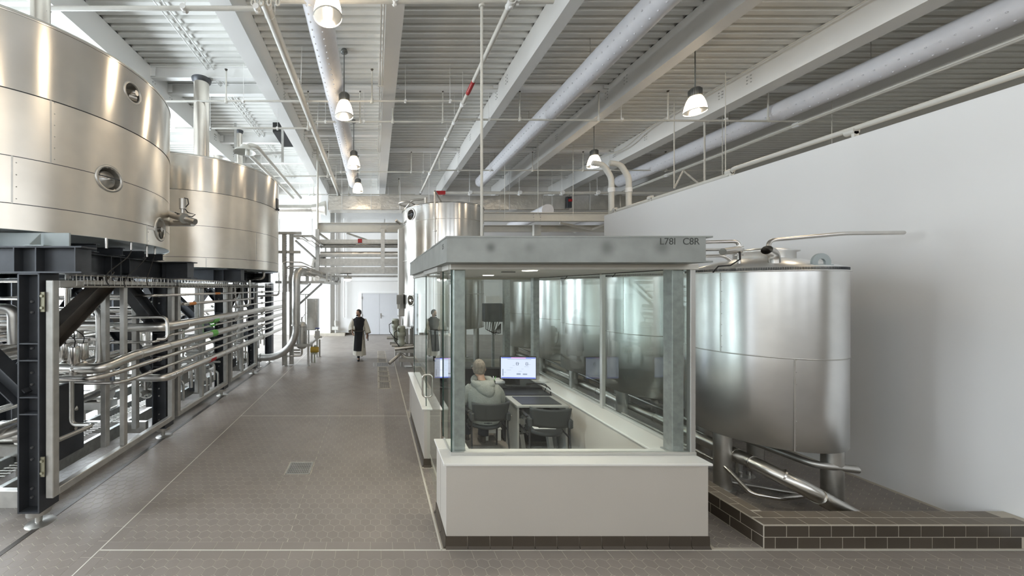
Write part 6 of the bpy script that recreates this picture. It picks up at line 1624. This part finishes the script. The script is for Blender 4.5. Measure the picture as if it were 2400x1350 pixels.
# ---- man seated at the desk, back to us
mn = thing('person', 'grey-haired person in a grey hoodie sitting with back turned in the booth', 'person', (0, 0, 0))
N = {'pel': ((0, 0, .53), .15, .11), 'bel': ((0, -.01, .68), .14, .11), 'che': ((-.01, .03, .88), .15, .11), 'nk0': ((-.02, .06, 1.01), .065), 'nk1': ((-.03, .09, 1.09), .055), 'hd': ((-.035, .1, 1.17), .06),
     'sl': ((-.2, .05, .95), .07), 'el': ((-.27, .1, .70), .05), 'wl': ((-.2, .42, .75), .028), 'sr': ((.19, .05, .94), .07), 'er': ((.26, .1, .70), .05), 'wr': ((.14, .42, .77), .028),
     'hl': ((-.11, .05, .52), .1), 'kl': ((-.14, .47, .52), .065), 'al': ((-.14, .5, .1), .045), 'tl': ((-.14, .64, .04), .035), 'hr': ((.11, .05, .52), .1), 'kr': ((.14, .47, .52), .065), 'ar': ((.1, .4, .1), .045), 'tr': ((.1, .54, .04), .035)}
hand(N, Ed2 := [('pel', 'bel'), ('bel', 'che'), ('che', 'nk0'), ('nk0', 'nk1'), ('nk1', 'hd'), ('che', 'sl'), ('sl', 'el'), ('el', 'wl'), ('che', 'sr'), ('sr', 'er'), ('er', 'wr'), ('pel', 'hl'), ('hl', 'kl'), ('kl', 'al'), ('al', 'tl'), ('pel', 'hr'), ('hr', 'kr'), ('kr', 'ar'), ('ar', 'tr')], 'wl', 1, (.1, 1, -.0), (0, 0, -1), .4, 1, 'L')
hand(N, Ed2, 'wr', -1, (-.1, 1, 0), (0, 0, -1), .4, 1, 'R')
body, tr, (hw_, hd_, hh_) = body_with_head(mn, N, Ed2, (-.045, .12, 1.215), .268, PI - .35, M['skin'])
cap_hair(MB(), tr, hw_, hd_, hh_, -.5, 1.05).build('hair', M['hair_g'], mn)
MB().sweep([tr((s_ * hw_ * 1.1, y_, .01)) for s_, y_ in ((1, .02), (1, -hd_ * .9))], .004, 5).sweep([tr((-hw_ * 1.1, y_, .01)) for y_ in (.02, -hd_ * .9)], .004, 5).sweep([tr((-hw_ * 1.05, -hd_ * .95, .0)), tr((0, -hd_ * 1.15, .0)), tr((hw_ * 1.05, -hd_ * .95, .0))], .006, 5).build('glasses', M['black'], mn)
# hoodie as one lofted garment with sleeves and hood
hd = MB()
hd.loft([(0, .0, .47, .20, .16), (0, -.0, .52, .235, .17), (0, -.0, .6, .235, .165), (0, 0, .72, .235, .16), (0, .02, .84, .25, .16), (-.005, .035, .92, .26, .15), (-.01, .05, .975, .225, .125), (-.02, .06, 1.01, .15, .105), (-.02, .07, 1.05, .095, .09)], 40)
for s_, pts in ((-1, [(-.17, .045, .94), (-.245, .06, .87), (-.29, .09, .72), (-.26, .22, .70), (-.21, .4, .75)]), (1, [(.16, .045, .93), (.235, .06, .86), (.28, .09, .72), (.24, .22, .70), (.15, .4, .765)])):
    p = fillet(pts, .08, 4); hd.sweep(p, [.085 - .045 * (i / (len(p) - 1)) ** 1.2 for i in range(len(p))], 20)
hd.build('hoodie', M['hoodie'], mn)
hood = MB()
hood.sweep([Vector((-.02 + .135 * math.cos(a), .045 + .12 * math.sin(a), 1.02 + .035 * math.sin(a) + .01)) for a in np.linspace(0, 2 * PI, 30)[:-1]], [.045 + .012 * math.sin(i * .8) for i in range(29)], 12, closed=True)
hood.loft([(.03, -.12, .86, .02, .02), (.02, -.115, .88, .07, .035), (.0, -.09, .93, .12, .06), (-.01, -.06, .98, .14, .075), (-.02, -.03, 1.03, .13, .07), (-.02, .0, 1.06, .1, .05)], 24)
hood.build('hood', M['hoodie'], mn)
MB().loft([(0, 0, .465, .17, .15), (0, 0, .5, .19, .17), (0, 0, .56, .18, .16)], 24).sweep(fillet([(-.11, .05, .53), (-.14, .47, .53), (-.14, .5, .1)], .08, 5), .08, 16).sweep(fillet([(.11, .05, .53), (.14, .47, .53), (.1, .4, .1)], .08, 5), .08, 16).build('trousers', M['jeans'], mn)
for x, y in ((-.14, .56), (.1, .46)): MB().loft([(x, y, 0, .045, .13), (x, y, .04, .048, .13), (x, y - .04, .09, .045, .08)], 18).build('shoe', M['brown'], mn)
mn.location = (1.60, 5.19, 0)

# ================================================================== FLOOR DRAINS
def grate(x0, x1, y0, y1, label, nx, ny, m, fr_=.012):
    t = thing('floor_grate', label, 'drain', ((x0 + x1) / 2, (y0 + y1) / 2, 0), 'floor grates')
    MB().box(x0 - .004, x1 + .004, y0 - .004, y1 + .004, -.0009, -.0002).build('pit', M['brown'], t)
    MB().box(x0, x1, y0, y0 + fr_, -.0009, .003).box(x0, x1, y1 - fr_, y1, -.004, .003).box(x0, x0 + fr_, y0, y1, -.004, .003).box(x1 - fr_, x1, y0, y1, -.004, .003).build('frame', m, t)
    s = MB()
    for k in range(1, nx): x = x0 + (x1 - x0) * k / nx; s.box(x - .003, x + .003, y0 + fr_, y1 - fr_, -.004, .0025)
    for k in range(1, ny): y = y0 + (y1 - y0) * k / ny; s.box(x0 + fr_, x1 - fr_, y - .003, y + .003, -.004, .0025)
    s.build('grid_bar', m, t)
grate(-1.175, -.86, 4.605, 4.915, 'square steel floor grate in the middle of the aisle', 13, 12, M['galvl'])
ys_ = [(8.55, 9.15), (9.17, 9.72), (9.74, 10.25), (10.27, 10.85), (11.55, 12.2), (12.22, 12.9), (12.92, 13.6)]
od = ['nearest', 'second', 'third', 'fourth', 'fifth', 'sixth', 'farthest']
for i, (a, b) in enumerate(ys_):
    grate(.075, .375, a, b, '%s section of the trench grate running up the aisle' % od[i], 7, 10, M['grout'], .025)
grate(-.07, .57, 10.92, 11.48, 'wide crosswise grate section in the aisle trench', 12, 8, M['galvl'], .02)
